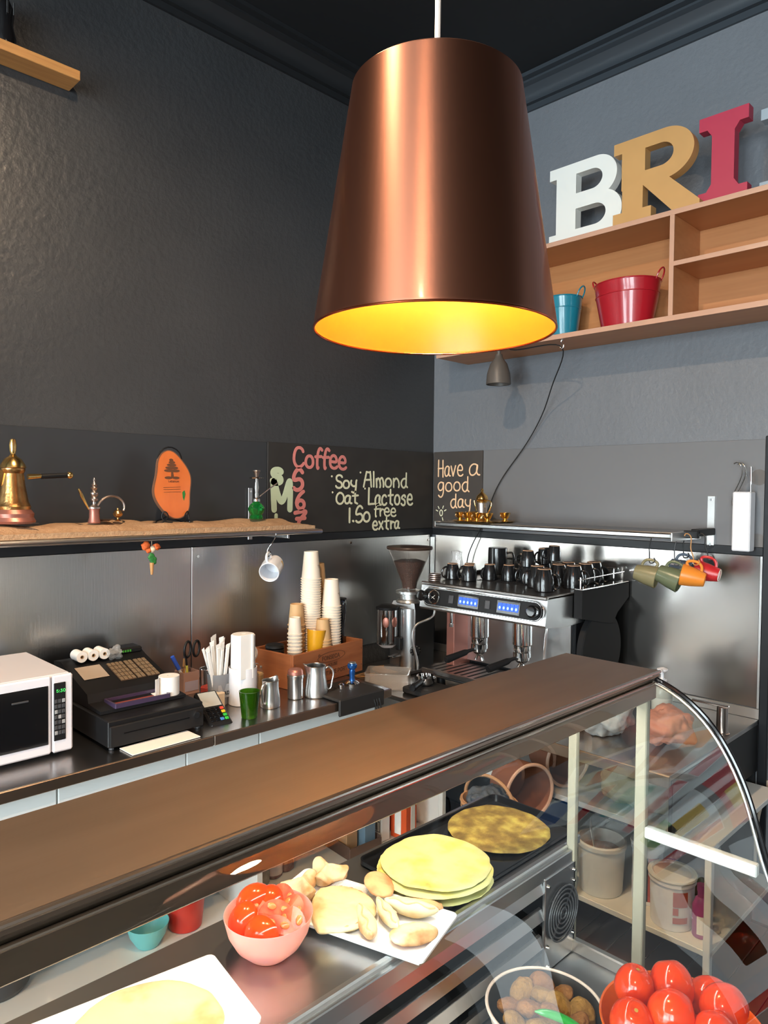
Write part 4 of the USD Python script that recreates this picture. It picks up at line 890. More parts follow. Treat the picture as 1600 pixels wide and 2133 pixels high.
part(tm, 'stand', hull([(-.03, -.05, 0), (.03, -.05, 0), (-.03, .07, 0), (.03, .07, 0), (-.025, .05, .04), (.025, .05, .04), (-.025, -.03, .005), (.025, -.03, .005)]), GREYD)
# pen holder with scissors, pens
ph = thing('pen_holder', 'pinkish card pen holder with a printed sticker behind the till', 'pen holder', (-1.600, -.150, CZ))
pm = prism(sbox(-.034, -.034, .034, .034).difference(sbox(-.031, -.031, .031, .031)), .085)
part(ph, 'wall', cat(pm, bx(-.033, .033, -.033, .033, 0, .003)), M('pink_brown_card', (.34, .20, .16), .7))
part(ph, 'sticker', bx(-.028, .030, -.0348, -.0338, .012, .050, .0002), M('lilac_print', (.36, .32, .40), .7))
sc = thing('scissors', 'black-handled scissors standing in the pen holder', 'scissors', (-1.585, -.150, CZ + .09), rot=(0, .12, .35))
for s in (-1, 1):
    part(sc, 'handle_loop', tube([(s * .026 + .018 * math.cos(a), 0, .075 + .030 * math.sin(a)) for a in np.linspace(0, 2 * PI, 30, endpoint=False)], .005, 8, True), BLACKP)
    part(sc, 'shank', hull([(s * .012 - .004, -.003, .050), (s * .012 + .004, .003, .050), (s * .004 - .003, -.002, -.01), (s * .004 + .003, .002, -.01)]), BLACKP)
    part(sc, 'blade', hull([(s * .002 - .004, -.0015 * s - .0008, -.01), (s * .002 + .004, -.0015 * s + .0008, -.01), (s * .002 - .004, -.0015 * s + .0008, -.01), (0, -.0015 * s, -.085)]), CHROME)
def stick(name, label, cat_, loc, rot, r, l, mats):
    t = thing(name, label, cat_, loc, rot)
    z = 0
    for nm, f, mt, rr_ in mats:
        part(t, nm, cyl(r * rr_, z, z + l * f, 12, r * rr_ * .96), mt); z += l * f
    return t
stick('pen', 'blue and white marker pen leaning left in the pen holder', 'pen', (-1.590, -.150, CZ + .01), (.05, -.50, 0), .007, .16, [('barrel', .62, PAPER, .8), ('cap', .38, M('bright_blue_cap', (.03, .10, .55), .35), 1.15)])
stick('pen', 'yellow-green pen standing in the pen holder', 'pen', (-1.597, -.160, CZ + .004), (.1, -.15, 0), .005, .135, [('barrel', .8, M('yellow_pen', (.55, .50, .08), .4), 1), ('tip', .2, BLACKP, .8)])
stick('pen', 'white pen standing in the pen holder', 'pen', (-1.588, -.140, CZ + .004), (-.08, -.08, 0), .0055, .145, [('barrel', .85, PAPER, 1), ('tip', .15, GREYD, .8)])
stick('spoon', 'wooden-handled spoon standing in the pen holder', 'spoon', (-1.612, -.138, CZ + .004), (-.05, .12, 0), .004, .125, [('handle', .75, LEDGEW, 1), ('bowl', .25, LEDGEW, 2.0)])
sj = thing('canister', 'shiny steel canister between the pen holder and the straw tub', 'canister', (-1.528, -.190, CZ))
part(sj, 'body', cup_shell(.033, .034, .090, .002, 40), JUGST); part(sj, 'rim', trimesh.creation.torus(.0335, .003, 40, 8).apply_translation((0, 0, .089)), CHROME)
single('sponge', bx(-.03, .03, -.02, .02, 0, .04, .006), M('red_sponge', (.35, .04, .03), .8), 'small red block at the foot of the pen holder', 'sponge', loc=(-1.560, -.245, CZ), rot=(0, 0, .2))
cv = thing('card_stack', 'rounded beige card stack behind the card terminal', 'cards', (-1.640, -.400, CZ))
part(cv, 'stack', prism(sbox(-.03, -.018, .03, .018).buffer(.008), .055), PAPERC)
# straw tub
tb = thing('tub', 'grey plastic tub with a worn printed label holding paper-wrapped straws', 'tub', (-1.595, -.365, CZ))
part(tb, 'wall', cup_shell(.034, .041, .115, .002, 44), M('grey_tub', (.22, .23, .25), .45))
part(tb, 'label', T(meshkit.text_mesh('TRADE', .013, .0008, True), (-.024, -.0372, .040), (PI / 2, 0, 0)), BLACKP, smooth=False)
part(tb, 'label_band', bx(-.022, .024, -.0372, -.0352, .030, .078, .0004), M('grey_label', (.30, .31, .33), .6))
stw = None; k = 0
def straw(loc, rot, w_, l, label):
    t = thing('wrapped_straw', label, 'straw', loc, rot, group='paper-wrapped straws in the grey tub')
    part(t, 'paper_sleeve', cat(bx(-w_ / 2, w_ / 2, -.0028, .0028, 0, l - .012, .0018), hull([(-w_ / 2, -.001, l - .012), (w_ / 2, -.001, l - .012), (-w_ / 2 - .001, .0006, l), (w_ / 2 + .001, -.0006, l + .004), (-w_ / 2, .002, l - .012), (w_ / 2, .002, l - .012)])), PAPER)
    return t
SL = 'paper-wrapped straw in the grey tub, bunched with others just like it'
stw = straw((-1.595, -.365, CZ + .006), (0, -.30, 0), .009, .215, 'paper-wrapped straw leaning furthest left in the grey tub')
for i, (dx, dy, ry, rx, l) in enumerate(((-.012, -.012, -.22, .05, 1.0), (-.010, .006, -.15, -.03, .98), (-.004, -.016, -.08, .06, 1.03), (.002, .012, -.05, -.05, 1.12), (.004, -.010, .00, .04, 1.02), (.008, .004, .03, 0, 1.10), (.012, -.014, .06, .06, 1.0), (.014, .010, .09, -.05, 1.06), (-.008, -.018, -.02, .09, .99), (.006, -.018, .03, .1, 1.01), (.0, .0, -.12, 0, 1.06), (.010, .016, .02, -.1, 1.12))):
    dup(stw, SL, (-1.595 + dx, -.365 + dy, CZ + .006), (rx, ry, i * .3 % .5), s=(1.8, 1, l))
# white cylindrical napkin holder
nh = thing('dispenser', 'white plastic cylinder dispenser holding a rolled white sleeve of napkins', 'dispenser', (-1.522, -.415, CZ))
part(nh, 'body', cup_shell(.052, .052, .135, .003, 48), WHITEP)
part(nh, 'napkin_roll', lathe([(0, .02), (.045, .02), (.044, .252), (.040, .256), (.010, .256), (0, .250)], 40), PAPER)
part(nh, 'folded_sheet', cat(bx(-.042, .010, -.048, -.044, .10, .262, .001), bx(.004, .012, -.052, -.046, .10, .262, .001)), PAPER)
# clip-top glass jar with raised lid
cj = thing('glass_jar', 'clip-top glass jar of amber sugar with its round lid standing open', 'jar', (-1.430, -.350, CZ))
part(cj, 'glass', lathe([(0, 0), (.040, 0), (.042, .004), (.042, .085), (.034, .100), (.034, .108), (.0315, .108), (.0315, .098), (.039, .083), (.039, .006), (0, .006)], 36), CLEARPL)
part(cj, 'contents', cyl(.0385, .0065, .080, 32), M('amber_sugar', (.60, .36, .11), .6, var=(.7, .5, .22), vs=90))
part(cj, 'lid', T(lathe([(0, 0), (.036, 0), (.036, .006), (.030, .009), (.028, .006), (0, .006)], 36), (-.012, .018, .158), (PI / 2 - .1, 0, -.3)), M('frosted_lid', (.58, .52, .48), .3))
part(cj, 'clip', cat(tube(spline([(-.02, -.0, .108), (-.016, -.012, .118), (0, -.014, .122), (.016, -.010, .116)], 16), .0018, 6), T(cyl(.005, 0, .004, 14), (.008, -.034, .112), (PI / 2, 0, 0))), CHROME)
# tumblers and jugs
gt = thing('tumbler', 'dark green fluted tumbler on the counter edge', 'tumbler', (-1.600, -.572, CZ))
fl_ = cup_shell(.027, .0365, .092, .0035, 60, base=.012)
part(gt, 'wall', fl_, GREENG)
def jug(label, loc, rb, rt, h, yaw, name='milk_jug'):
    t = thing(name, label, 'milk jug', loc, (0, 0, yaw))
    b = lathe([(0, 0), (rb * .94, 0), (rb, .004), (rb * 1.0, h * .25), (rt, h * .72), (rt * 1.0, h - .003), (rt + .0015, h - .001), (rt, h), (rt - .0018, h - .002), (rt - .0018, h * .72), (rb - .002, .006), (0, .006)], 56)
    v = b.vertices.copy(); a = np.arctan2(v[:, 1], v[:, 0]); k_ = np.exp(-(a / .34) ** 2) * np.clip((v[:, 2] / h - .62) / .38, 0, 1) ** 1.6
    v[:, :2] *= (1 + .34 * k_)[:, None]; v[:, 2] += k_ * .008; b.vertices = v
    part(t, 'body', b, JUGST)
    part(t, 'handle', tube(spline([(-rt * .98, 0, h * .86), (-rt * 1.35, 0, h * .92), (-rt * 1.78, 0, h * .78), (-rt * 1.70, 0, h * .42), (-rb * 1.18, 0, h * .20), (-rb * .98, 0, h * .20)], 26), .0042, 8), JUGST)
    return t
jug('small steel milk jug beside the green tumbler', (-1.474, -.520, CZ), .036, .030, .098, math.radians(20))
jug('large steel milk jug in front of the wooden crate', (-1.265, -.525, CZ), .046, .037, .118, math.radians(150))
sk = thing('shaker', 'steel chocolate shaker with a copper-coloured lid and side handle', 'shaker', (-1.340, -.495, CZ))
part(sk, 'body', lathe([(0, 0), (.028, 0), (.030, .003), (.030, .074), (.032, .078), (.032, .088), (.028, .092), (0, .092)], 36), JUGST)
part(sk, 'lid', lathe([(0, .0915), (.030, .0915), (.029, .103), (.024, .110), (0, .111)], 36), ROSEC, 'coppery lid')
part(sk, 'handle', tube(spline([(.030, 0, .078), (.046, 0, .075), (.048, 0, .040), (.030, 0, .022)], 18), .003, 8), JUGST)
# tamper mat, tamper
mt = single('tamping_mat', cat(bx(-.135, .10, -.155, .055, 0, .012, .005), bx(-.135, .10, -.155, -.143, -.052, .01, .005)), RUBBER, 'black rubber tamping mat folded over the counter edge', 'mat', loc=(-1.135, -.515, CZ + .0005))
tp_ = thing('tamper', 'coffee tamper with blue handle and steel base standing on the black mat', 'tamper', (-1.095, -.545, CZ + .0125))
part(tp_, 'base', lathe([(0, 0), (.029, 0), (.029, .010), (.022, .016), (.012, .020), (0, .020)], 36), CHROME)
part(tp_, 'handle', lathe([(0, .020), (.012, .020), (.010, .032), (.0125, .055), (.011, .064), (.019, .072), (.020, .082), (.016, .088), (0, .090)], 32), BLUEP, 'blue metal handle')
part(tp_, 'cap', cyl(.015, .089, .092, 24), ALU)
sr = thing('spout_cap', 'small steel spout cap lying on the tamping mat', 'spout', (-1.155, -.548, CZ + .0125))
part(sr, 'shell', lathe([(.010, 0), (.013, 0), (.012, .014), (.006, .020), (.0, .021), (.0, .018), (.005, .017), (.009, .013)], 24), CHROME)
# straw of wires and mug silhouette under the mat
tw = thing('wire_whisk', 'black wire ends hanging below the tamping mat', 'whisk', (-1.075, -.672, CZ - .05))
for dx in (-.02, -.008, .006): part(tw, 'wire', tube(spline([(dx, .012, .05), (dx + .004, 0, .02), (dx + .012, -.002, -.05)], 12), .0022, 6), BLACKP)

# ================================================================== crate of cups
ca = math.radians(7.5); cu = np.array([math.cos(ca), math.sin(ca)]); cvv = np.array([-math.sin(ca), math.cos(ca)]); c0 = np.array([-1.292, -.418])
cr = thing('crate', 'stained wooden port crate with burnt lettering holding paper cups', 'crate', (c0[0], c0[1], CZ), (0, 0, ca))
CW, CD, CH = .430, .235, .138
part(cr, 'front_board', bx(0, CW, 0, .012, 0, CH, .0015), CRATEW); part(cr, 'rear_board', bx(0, CW, CD - .012, CD, 0, CH, .0015), CRATEW)
part(cr, 'end_board', bx(0, .012, .012, CD - .012, 0, CH, .0015), CRATEW); part(cr, 'end_board', bx(CW - .012, CW, .012, CD - .012, 0, CH, .0015), CRATEW)
part(cr, 'floor_board', bx(.012, CW - .012, .012, CD - .012, .004, .012, .001), CRATEIN)
def burn(txt, x, z, h): part(cr, 'lettering', T(meshkit.text_mesh(txt, h, .0008, True), (x, -.0002, z), (PI / 2, 0, 0)), PRINTD, 'burnt ' + txt, smooth=False)
burn('FONSECA', .165, .088, .017); burn('HOUSE', .200, .058, .013); burn('VINTAGE PORT', .150, .024, .017)
part(cr, 'emblem', T(prism(affinity.scale(Point(0, 0).buffer(1, 32), .085, .021).difference(affinity.scale(Point(0, 0).buffer(1, 32), .083, .0195)), .0008), (.225, -.0002, .098), (PI / 2, 0, 0)), PRINTD, smooth=False)
part(cr, 'emblem', T(prism(Point(0, 0).buffer(.006).difference(Point(0, 0).buffer(.004)), .0008), (.15, -.0002, .112), (PI / 2, 0, 0)), PRINTD, smooth=False)
for x in (.010, CW - .010):
    for z in (.03, .10): part(cr, 'nail', T(cyl(.002, 0, .001, 8), (x, -.0002, z), (PI / 2, 0, 0)), GREYD)
def inc(u, v, z=0.0125): p = c0 + cu * u + cvv * v; return (p[0], p[1], CZ + z)
def paper_cup(name, label, loc, rb, rm, h, mat, group, logo=False, rot=(0, 0, 0)):
    """paper cup standing upside down: mouth at z = 0"""
    t = thing(name, label, 'paper cup', loc, rot, group=group)
    part(t, 'wall', lathe([(rm - .0002, 0), (rm + .0036, .0010), (rm + .0036, .0042), (rm, .0056), (rb, h - .001), (rb - .001, h), (rb - .0016, h), (rb - .0018, h - .006), (0, h - .006), (0, h - .0068), (rb, h - .0070), (rm - .0002, .004), (rm - .0002, 0)], 36), mat)
    if logo: part(t, 'printed_logo', cup_print(rb, rm, h), CUPLOGO, 'small brown print')
    return t
def cup_print(rb, rm, h):
    ms = []
    def patch(a0, a1, z0, z1):
        V = []; n = 6
        for z in (z0, z1):
            r = rm + (rb - rm) * z / h + .0006
            for a in np.linspace(a0, a1, n): V.append((r * math.sin(a), -r * math.cos(a), z))
        F = []
        for i in range(n - 1): F += [(i, i + 1, n + i + 1), (i, n + i + 1, n + i)]
        return trimesh.Trimesh(V, F, process=False)
    a = -.55
    ms += [patch(.10, .34, h * .42, h * .52), patch(.16, .28, h * .52, h * .55)]
    for k_, (z, w_) in enumerate(((.50, .5), (.46, .42), (.42, .3))): ms.append(patch(-.02 - w_, -.03, h * z, h * (z + .012)))
    return cat(*ms)
def stack(n, pitch, loc, rb, rm, h, mat, desc, top_logo=False):
    g = 'cups of ' + desc
    first = None
    ords = ['second', 'third', 'fourth', 'fifth', 'sixth', 'seventh', 'eighth', 'ninth', 'tenth']
    for i in range(n):
        l = (loc[0], loc[1], loc[2] + i * pitch); k = n - 1 - i
        nm = ords[k - 1] if 0 < k < 10 else '%d%s' % (k + 1, {1: 'st', 2: 'nd', 3: 'rd'}.get((k + 1) % 10, 'th') if (k + 1) % 100 not in (11, 12, 13) else 'th')
        lb = 'paper cup, %s from the top of %s' % (nm, desc)
        if k == 0: paper_cup('paper_cup', 'topmost paper cup of ' + desc, l, rb, rm, h, mat, None, top_logo, (0, 0, math.radians(40)))
        elif first is None: first = paper_cup('paper_cup', lb, l, rb, rm, h, mat, g)
        else: dup(first, lb, l)
stack(40, .0102, inc(.225, .120), .030, .040, .118, CUPW, 'the tallest white stack in the crate', True)
stack(25, .0115, inc(.305, .075), .030, .040, .118, CUPW, 'the shorter white stack in the crate', True)
stack(30, .0120, inc(.315, .165), .029, .0385, .108, CUPK, 'the tall kraft stack in the crate')
stack(13, .0175, inc(.150, .130), .0265, .034, .090, CUPK, 'the short kraft stack in the crate')
stack(13, .0120, inc(.232, .056), .0265, .034, .090, CUPK, 'the low kraft stack beside the amber tumbler')
stack(14, .0145, inc(.085, .075), .0225, .0275, .070, CUPW, 'the small white stack in the crate')
def amber(label, loc, rot):
    t = thing('tumbler', label, 'tumbler', loc, rot)
    part(t, 'wall', lathe([(0, 0), (.026, 0), (.028, .003), (.0405, .133), (.0400, .135), (.0385, .133), (.026, .006), (0, .005)], 40), YELLOWP)
    return t
amber('upright amber plastic tumbler standing in a kraft cup in the crate', inc(.190, .066, .071), (0, .10, 0))
paper_cup('paper_cup', 'upright kraft paper cup holding the amber tumbler', inc(.190, .066, .1045), .0265, .0345, .092, CUPK, None, False, (PI, 0, 0))
bb = thing('bottle', 'tall black drinking bottle standing at the right end of the crate', 'bottle', inc(.385, .105))
part(bb, 'body', lathe([(0, 0), (.030, 0), (.032, .004), (.031, .10), (.027, .16), (.033, .205), (.036, .24), (.036, .285), (.032, .300), (0, .302)], 40), BLACKG)
part(bb, 'lid_ring', trimesh.creation.torus(.034, .003, 40, 8).apply_translation((0, 0, .297)), BLACKP)
part_lids = thing('lid_stack', 'stack of black takeaway cup lids behind the small cups at the left of the crate', 'cup lids', inc(.060, .165))
for i in range(9): part(part_lids, 'lid', lathe([(0, .004), (.030, .004), (.032, .008), (.036, .006), (.038, 0), (.040, 0), (.038, .010), (.034, .012), (0, .008)], 32).apply_translation((0, 0, i * .016)), BLACKP)
# ================================================================== bench: grinder
BZ = .800
gr = thing('coffee_grinder', 'coffee grinder with clear bean hopper and steel doser beside the espresso machine', 'coffee grinder', (-.435, -.235, BZ))
part(gr, 'body', hull([(x, y, z) for z, a in ((.012, .085), (.30, .085), (.335, .07)) for x, y in ((-a * .55, -a), (a * 1.05, -a), (a * 1.05, a), (-a * .55, a))]), STEELS)
part(gr, 'base', bx(-.085, .10, -.09, .09, 0, .018, .004), GREYD)
part(gr, 'front_column', T(cyl(.052, .014, .31, 40), (-.022, -.03, 0)), STEELS)
part(gr, 'collar', lathe([(0, .33), (.062, .33), (.065, .335), (.060, .345), (.050, .350), (.050, .372), (.066, .376), (.066, .388), (.044, .394), (0, .394)], 40), ALU)
part(gr, 'adjust_lever', tube([(.0, -.06, .383), (-.01, -.105, .386)], .006, 10), BLACKP)
part(gr, 'hopper', lathe([(.030, .392), (.036, .394), (.040, .425), (.108, .592), (.110, .594), (.105, .594), (.038, .430), (.033, .400)], 48), CLEARPL, 'clear bean hopper')
part(gr, 'coffee_beans', lumpy(lathe([(0, .400), (.032, .400), (.037, .430), (.062, .492), (.078, .532), (.05, .540), (0, .535)], 48), .004, 140, 2), BEANS, 'dark roasted beans')
part(gr, 'hopper_lid', lathe([(0, .592), (.112, .592), (.114, .600), (.112, .606), (.06, .610), (0, .612)], 48), M('smoke_brown_lid', (.05, .03, .022), .25))
ds = part(gr, 'doser', T(cyl(.052, .135, .305, 48), (-.105, .045, 0)), CHROME, 'chrome coffee doser')
part(ds, 'doser_lid', T(lathe([(0, .303), (.055, .303), (.056, .315), (.03, .325), (0, .326)], 44), (-.105, .045, 0)), BLACKP)
part(ds, 'doser_base', T(lathe([(.0, .118), (.030, .118), (.050, .135), (0, .136)], 44), (-.105, .045, 0)), WHITEP)
part(ds, 'doser_lever', T(bx(-.012, .012, -.02, .008, .110, .172, .004), (-.085, -.010, 0)), BLACKP)
for a in (-2.5, -1.6): part(ds, 'doser_window', T(ell(.004, .016, .026, 2), (-.105 + .051 * math.cos(a), .045 + .051 * math.sin(a), .245), (0, 0, a)), ROSEC)
part(gr, 'dosing_fork', cat(bx(-.125, -.055, -.012, -.004, .075, .083, .002), bx(-.125, -.055, .014, .022, .075, .083, .002)), CHROME)
kn = part(gr, 'timer_knob', T(lathe([(0, 0), (.026, 0), (.026, .006), (.020, .008), (.019, .018), (0, .019)], 36), (-.040, -.0795, .110), (PI / 2, 0, -.55)), BLACKP)
for i in range(10):
    a = i * 2 * PI / 10; d_ = np.array([math.cos(a) * .0225, math.sin(a) * .0225, .0065])
    part(kn, 'dial_mark', T(T(cyl(.0014, 0, .001, 6), tuple(d_)), (-.040, -.0795, .110), (PI / 2, 0, -.55)), PAPER)
part(gr, 'catch_tray', T(lathe([(0, 0), (.055, 0), (.075, .012), (.077, .014), (.074, .014), (.054, .003), (0, .003)], 44), (-.115, .03, .0)), M('stained_brass_tray', (.45, .26, .13), .35, .6))

# ================================================================== espresso machine
ex = thing('espresso_machine', 'two-group espresso machine with black control panel and blue lit keys, cups on top', 'espresso machine', (-.35, -.80, BZ))
Y0, Y1, XF = -.475, -1.130, -.62
part(ex, 'cup_tray', bx(XF + .004, -.06, Y1, Y0, 1.258, 1.274, .004), COUNTER, w=True)
part(ex, 'tray_vents', cat(*[bx(-.40 + i * .02, -.392 + i * .02, -.95, -.62, 1.2735, 1.2748, 0) for i in range(12)]), BLACKM, w=True)
head = sweep_y([(XF, 1.152), (XF - .004, 1.160), (XF + .012, 1.262), (XF + .020, 1.268), (-.10, 1.268), (-.10, 1.15), (XF + .14, 1.14), (XF + .06, 1.146)], Y1, Y0)
part(ex, 'head', head, STEELS, 'steel upper housing', w=True)
# stadium-shaped black fascia, tilted with the head
ln = np.array([.016, 0, .102]); ln /= np.linalg.norm(ln); nrm = np.array([-ln[2], 0, ln[0]])
def on_face(m, y, s_, out=0.): return basis(m, np.array([XF - .004, 0, 1.160]) + ln * s_ + nrm * out + np.array([0, y, 0]), (0, -1, 0), tuple(ln), tuple(nrm))
stad = LineString([(.055, 0), (.600, 0)]).buffer(.039, 24)
fa = part(ex, 'control_panel', on_face(prism(stad, .004), Y0, .051, .0005), BLACKP, w=True)
part(fa, 'bright_outline', on_face(prism(stad.buffer(-.0015).difference(stad.buffer(-.0035)), .0012), Y0, .051, .004), ALU, w=True)
part(fa, 'bright_outline', on_face(prism(stad.buffer(.004).difference(stad.buffer(.0012)), .002), Y0, .051, .0005), CHROME, w=True)
part(fa, 'gauge_ring', on_face(T(trimesh.creation.torus(.029, .004, 40, 8), (.085, 0, .004)), Y0, .051, .004), CHROME, w=True)
part(fa, 'gauge_face', on_face(T(cyl(.027, 0, .004, 36), (.085, 0, 0)), Y0, .051, .004), BLACKG, w=True)
part(fa, 'gauge_needles', on_face(cat(T(bx(-.012, .012, -.0007, .0007, 0, .0006, 0), (.085, 0, .0082), (0, 0, .7)), T(bx(-.010, .010, -.0007, .0007, 0, .0006, 0), (.085, -.004, .0082), (0, 0, -.5))), Y0, .051, .004), PAPER, w=True)
for x in (.015, .630): part(ex, 'steam_knob', on_face(cat(T(lathe([(0, 0), (.012, 0), (.014, .012), (.022, .016), (.024, .034), (.018, .040), (0, .041)], 28), (x + (.02 if x < .3 else -.02), 0, 0))), Y0, .051, .004), BLACKG, w=True)
part(fa, 'rocker_switch', on_face(bx(.170, .195, -.018, .018, 0, .006, .002), Y0, .051, .004), GREYD, w=True)
part(fa, 'rocker_switch', on_face(bx(.365, .390, -.018, .018, 0, .006, .002), Y0, .051, .004), GREYD, w=True)
for k_, x0 in enumerate((.225, .430)):
    kp = part(ex, 'key_pad', on_face(bx(x0 - .006, x0 + .106, -.026, .026, 0, .002, .001), Y0, .051, .0045), BLACKG, w=True)
    for i in range(5):
        part(kp, 'lit_key', on_face(prism(sbox(x0 + .002 + i * .020, -.013, x0 + .018 + i * .020, .015).buffer(.001), .0015), Y0, .051, .0065), BLUELED, w=True)
        part(kp, 'key_icon', on_face(prism(affinity.scale(Point(x0 + .010 + i * .020, -.003).buffer(.006, 10), .8, 1), .0006), Y0, .051, .0081), M('key_icon_glow', (.4, .5, .8), .4, emis=(.12, .30, 1.), es=2.0), w=True)
# body behind the groups, base, drip tray
part(ex, 'back_panel', bx(-.40, -.38, Y1 + .02, Y0 - .02, .90, 1.15, .002), STEELS, w=True)
part(ex, 'left_column', bx(-.50, -.38, Y0 - .10, Y0 - .055, .88, 1.15, .003), ROSEC, w=True)
part(ex, 'body', bx(-.38, -.06, Y1 + .01, Y0 - .01, .86, 1.258, .004), BLACKP, w=True)
part(ex, 'base', bx(-.56, -.08, Y1 + .01, Y0 - .01, .835, .880, .004), STEELS, w=True)
part(ex, 'drip_tray', bx(-.63, -.40, Y1 + .02, Y0 - .02, .868, .890, .003), COUNTER, w=True)
for i in range(16): part(ex, 'drip_slot', bx(-.615, -.42, Y0 - .05 - i * .036, Y0 - .062 - i * .036, .8895, .8905, 0), BLACKM, w=True)
for x in (-.54, -.12):
    for y in (Y0 - .06, Y1 + .06): part(ex, 'foot', cyl(.022, BZ + .0008, .836, 20, .018).apply_translation((x, y, 0)), BLACKP, w=True)
for gy in (-.735, -.955):
    g = part(ex, 'group_head', T(lathe([(0, 1.02), (.034, 1.02), (.036, 1.03), (.036, 1.045), (.041, 1.05), (.041, 1.145), (0, 1.145)], 40), (-.52, gy, 0)), CHROME, w=True)
    part(g, 'group_collar', T(lathe([(.03, .996), (.037, .998), (.037, 1.018), (.03, 1.02)], 36), (-.52, gy, 0)), CHROME, w=True)
    a = math.radians(196)
    dx, dy = math.cos(a), math.sin(a) * -1
    pf = part(ex, 'portafilter', T(lathe([(0, .972), (.020, .974), (.031, .985), (.032, 1.006), (0, 1.006)], 36), (-.52, gy, 0)), CHROME, w=True)
    part(pf, 'portafilter_handle', tube([(-.52 + dx * .032, gy + dy * .032, .995), (-.52 + dx * .060, gy + dy * .060, .990), (-.52 + dx * .075, gy + dy * .075, .986), (-.52 + dx * .12, gy + dy * .12, .976), (-.52 + dx * .165, gy + dy * .165, .966), (-.52 + dx * .175, gy + dy * .175, .964)], [.007, .008, .013, .0145, .0165, .014], 14), BLACKP, w=True)
    part(pf, 'spout', T(tube(spline([(0, -.018, -.030), (0, -.012, -.014), (0, 0, -.004), (0, .012, -.014), (0, .018, -.030)], 16), .006, 8), (-.52, gy, .975)), CHROME, w=True)
part(ex, 'steam_wand', tube(spline([(XF + .06, Y0 - .035, 1.145), (XF + .05, Y0 - .030, 1.110), (XF - .02, Y0 + .01, 1.07), (XF - .035, Y0 + .012, 1.03), (XF - .02, Y0 + .0, .93), (XF - .015, Y0 - .004, .875)], 30), .0055, 10), JUGST, w=True)
part(ex, 'water_spout', cat(tube([(-.55, Y0 - .125, 1.145), (-.55, Y0 - .125, 1.085)], .006, 10), cyl(.009, 1.075, 1.09, 16).apply_translation((-.55, Y0 - .125, 0))), CHROME, w=True)
part(ex, 'steam_wand', tube(spline([(XF + .06, Y1 + .03, 1.145), (XF + .04, Y1 + .025, 1.09), (XF + .01, Y1 + .01, 1.02), (XF + .02, Y1 + .01, .93)], 24), .0055, 10), JUGST, w=True)
sq = part(ex, 'side_panel', sweep_y([(XF + .20, 1.17), (XF + .20, 1.284), (-.02, 1.290), (-.02, 1.222), (-.12, 1.165), (-.16, 1.12)], Y1 - .040, Y1 - .004), BLACKM, 'matt black side panel', w=True)
part(sq, 'round_side', T(cyl(.165, 0, .030, 64, b=.004), (-.235, Y1 - .034, 1.02), (-PI / 2, 0, 0)), BLACKM, w=True)
part(sq, 'panel_top_strip', bx(XF + .20, -.02, Y1 - .040, Y1 - .004, 1.284, 1.292, .002), CHROME, w=True)
part(ex, 'side_panel', sweep_y([(XF + .20, 1.17), (XF + .20, 1.284), (-.02, 1.290), (-.02, 1.222), (-.12, 1.165), (-.16, 1.12)], Y0 + .004, Y0 + .030), BLACKM, w=True)
part(ex, 'gallery_rail', cat(tube([(-.40, Y1 - .02, 1.290), (-.40, Y1 - .02, 1.335)], .004, 8), tube([(-.41, Y1 - .02, 1.325), (-.03, Y1 - .02, 1.332)], .003, 8)), CHROME, w=True)
part(ex, 'gallery_rail', cat(tube([(-.045, Y1, 1.345), (-.045, Y0, 1.345)], .003, 8), *[tube([(-.045, y, 1.27), (-.045, y, 1.345)], .004, 8) for y in (Y0 - .02, -.72, -.95, Y1 + .02)]), CHROME, w=True)
# cups on the machine
def blk_cup(label, loc, rot=(0, 0, 0), s=1., src=[None, None], small=True):
    i = 0 if small else 1
    if src[i] is None:
        rb, rt, h = (.024, .033, .070) if small else (.028, .041, .090)
        t = thing('coffee_cup', label, 'cup', loc, rot, group='black cups upside down on the espresso machine')
        part(t, 'body', lathe([(rt, 0), (rt + .0008, .001), (rt, h * .3), (rt * .96, h * .55), (rb, h - .002), (rb - .0015, h), (rb - .004, h), (rb - .005, h - .004), (0, h - .005), (0, h - .009), (rb - .004, h - .009), (rt - .004, h * .5), (rt - .004, 0)], 40), CUPBLK)
        part(t, 'foot_ring', lathe([(rb - .0042, h - .0015), (rb - .0036, h + .0006), (rb - .0012, h + .0006), (rb - .0002, h - .0015)], 36), TANRING, 'bare tan foot ring')
        part(t, 'handle', tube(spline([(rt * .93, 0, h * .16), (rt * 1.35, 0, h * .14), (rt * 1.55, 0, h * .38), (rt * 1.35, 0, h * .68), (rb * 1.08, 0, h * .78)], 20), .0042, 8), CUPBLK)
        src[i] = t; return t
    return dup(src[i], label, loc, rot, s=s)
TZ = 1.2755
blk_cup('leftmost black espresso cup upside down on the machine, beside the clear bag', (-.448, -.519, TZ), (0, 0, 2.6))
blk_cup('black espresso cup just right of the clear bag on the machine', (-.452, -.618, TZ), (0, 0, 2.2))
blk_cup('black espresso cup tucked behind the pair of front left cups on the machine', (-.385, -.570, TZ), (0, 0, 1.9))
blk_cup('third black espresso cup from the left at the front of the machine top', (-.345, -.655, TZ), (0, 0, 2.9))
blk_cup('fourth black espresso cup from the left on the machine top', (-.310, -.735, TZ), (0, 0, -1.2), 1.02)
blk_cup('black espresso cup lying on its side in the middle of the machine top', (-.215, -.790, TZ + .034), (PI / 2, .3, .4))
blk_cup('black espresso cup behind the lying cup near the back rail of the machine', (-.13, -.70, TZ), (0, 0, -1.4))
blk_cup('large black cup at the front right of the machine top, handle to the right', (-.480, -1.030, TZ), (0, 0, -1.1), 1.10, small=False)
blk_cup('large black cup just left of the front right one on the machine', (-.400, -.945, TZ), (0, 0, 2.5), 1.0, small=False)
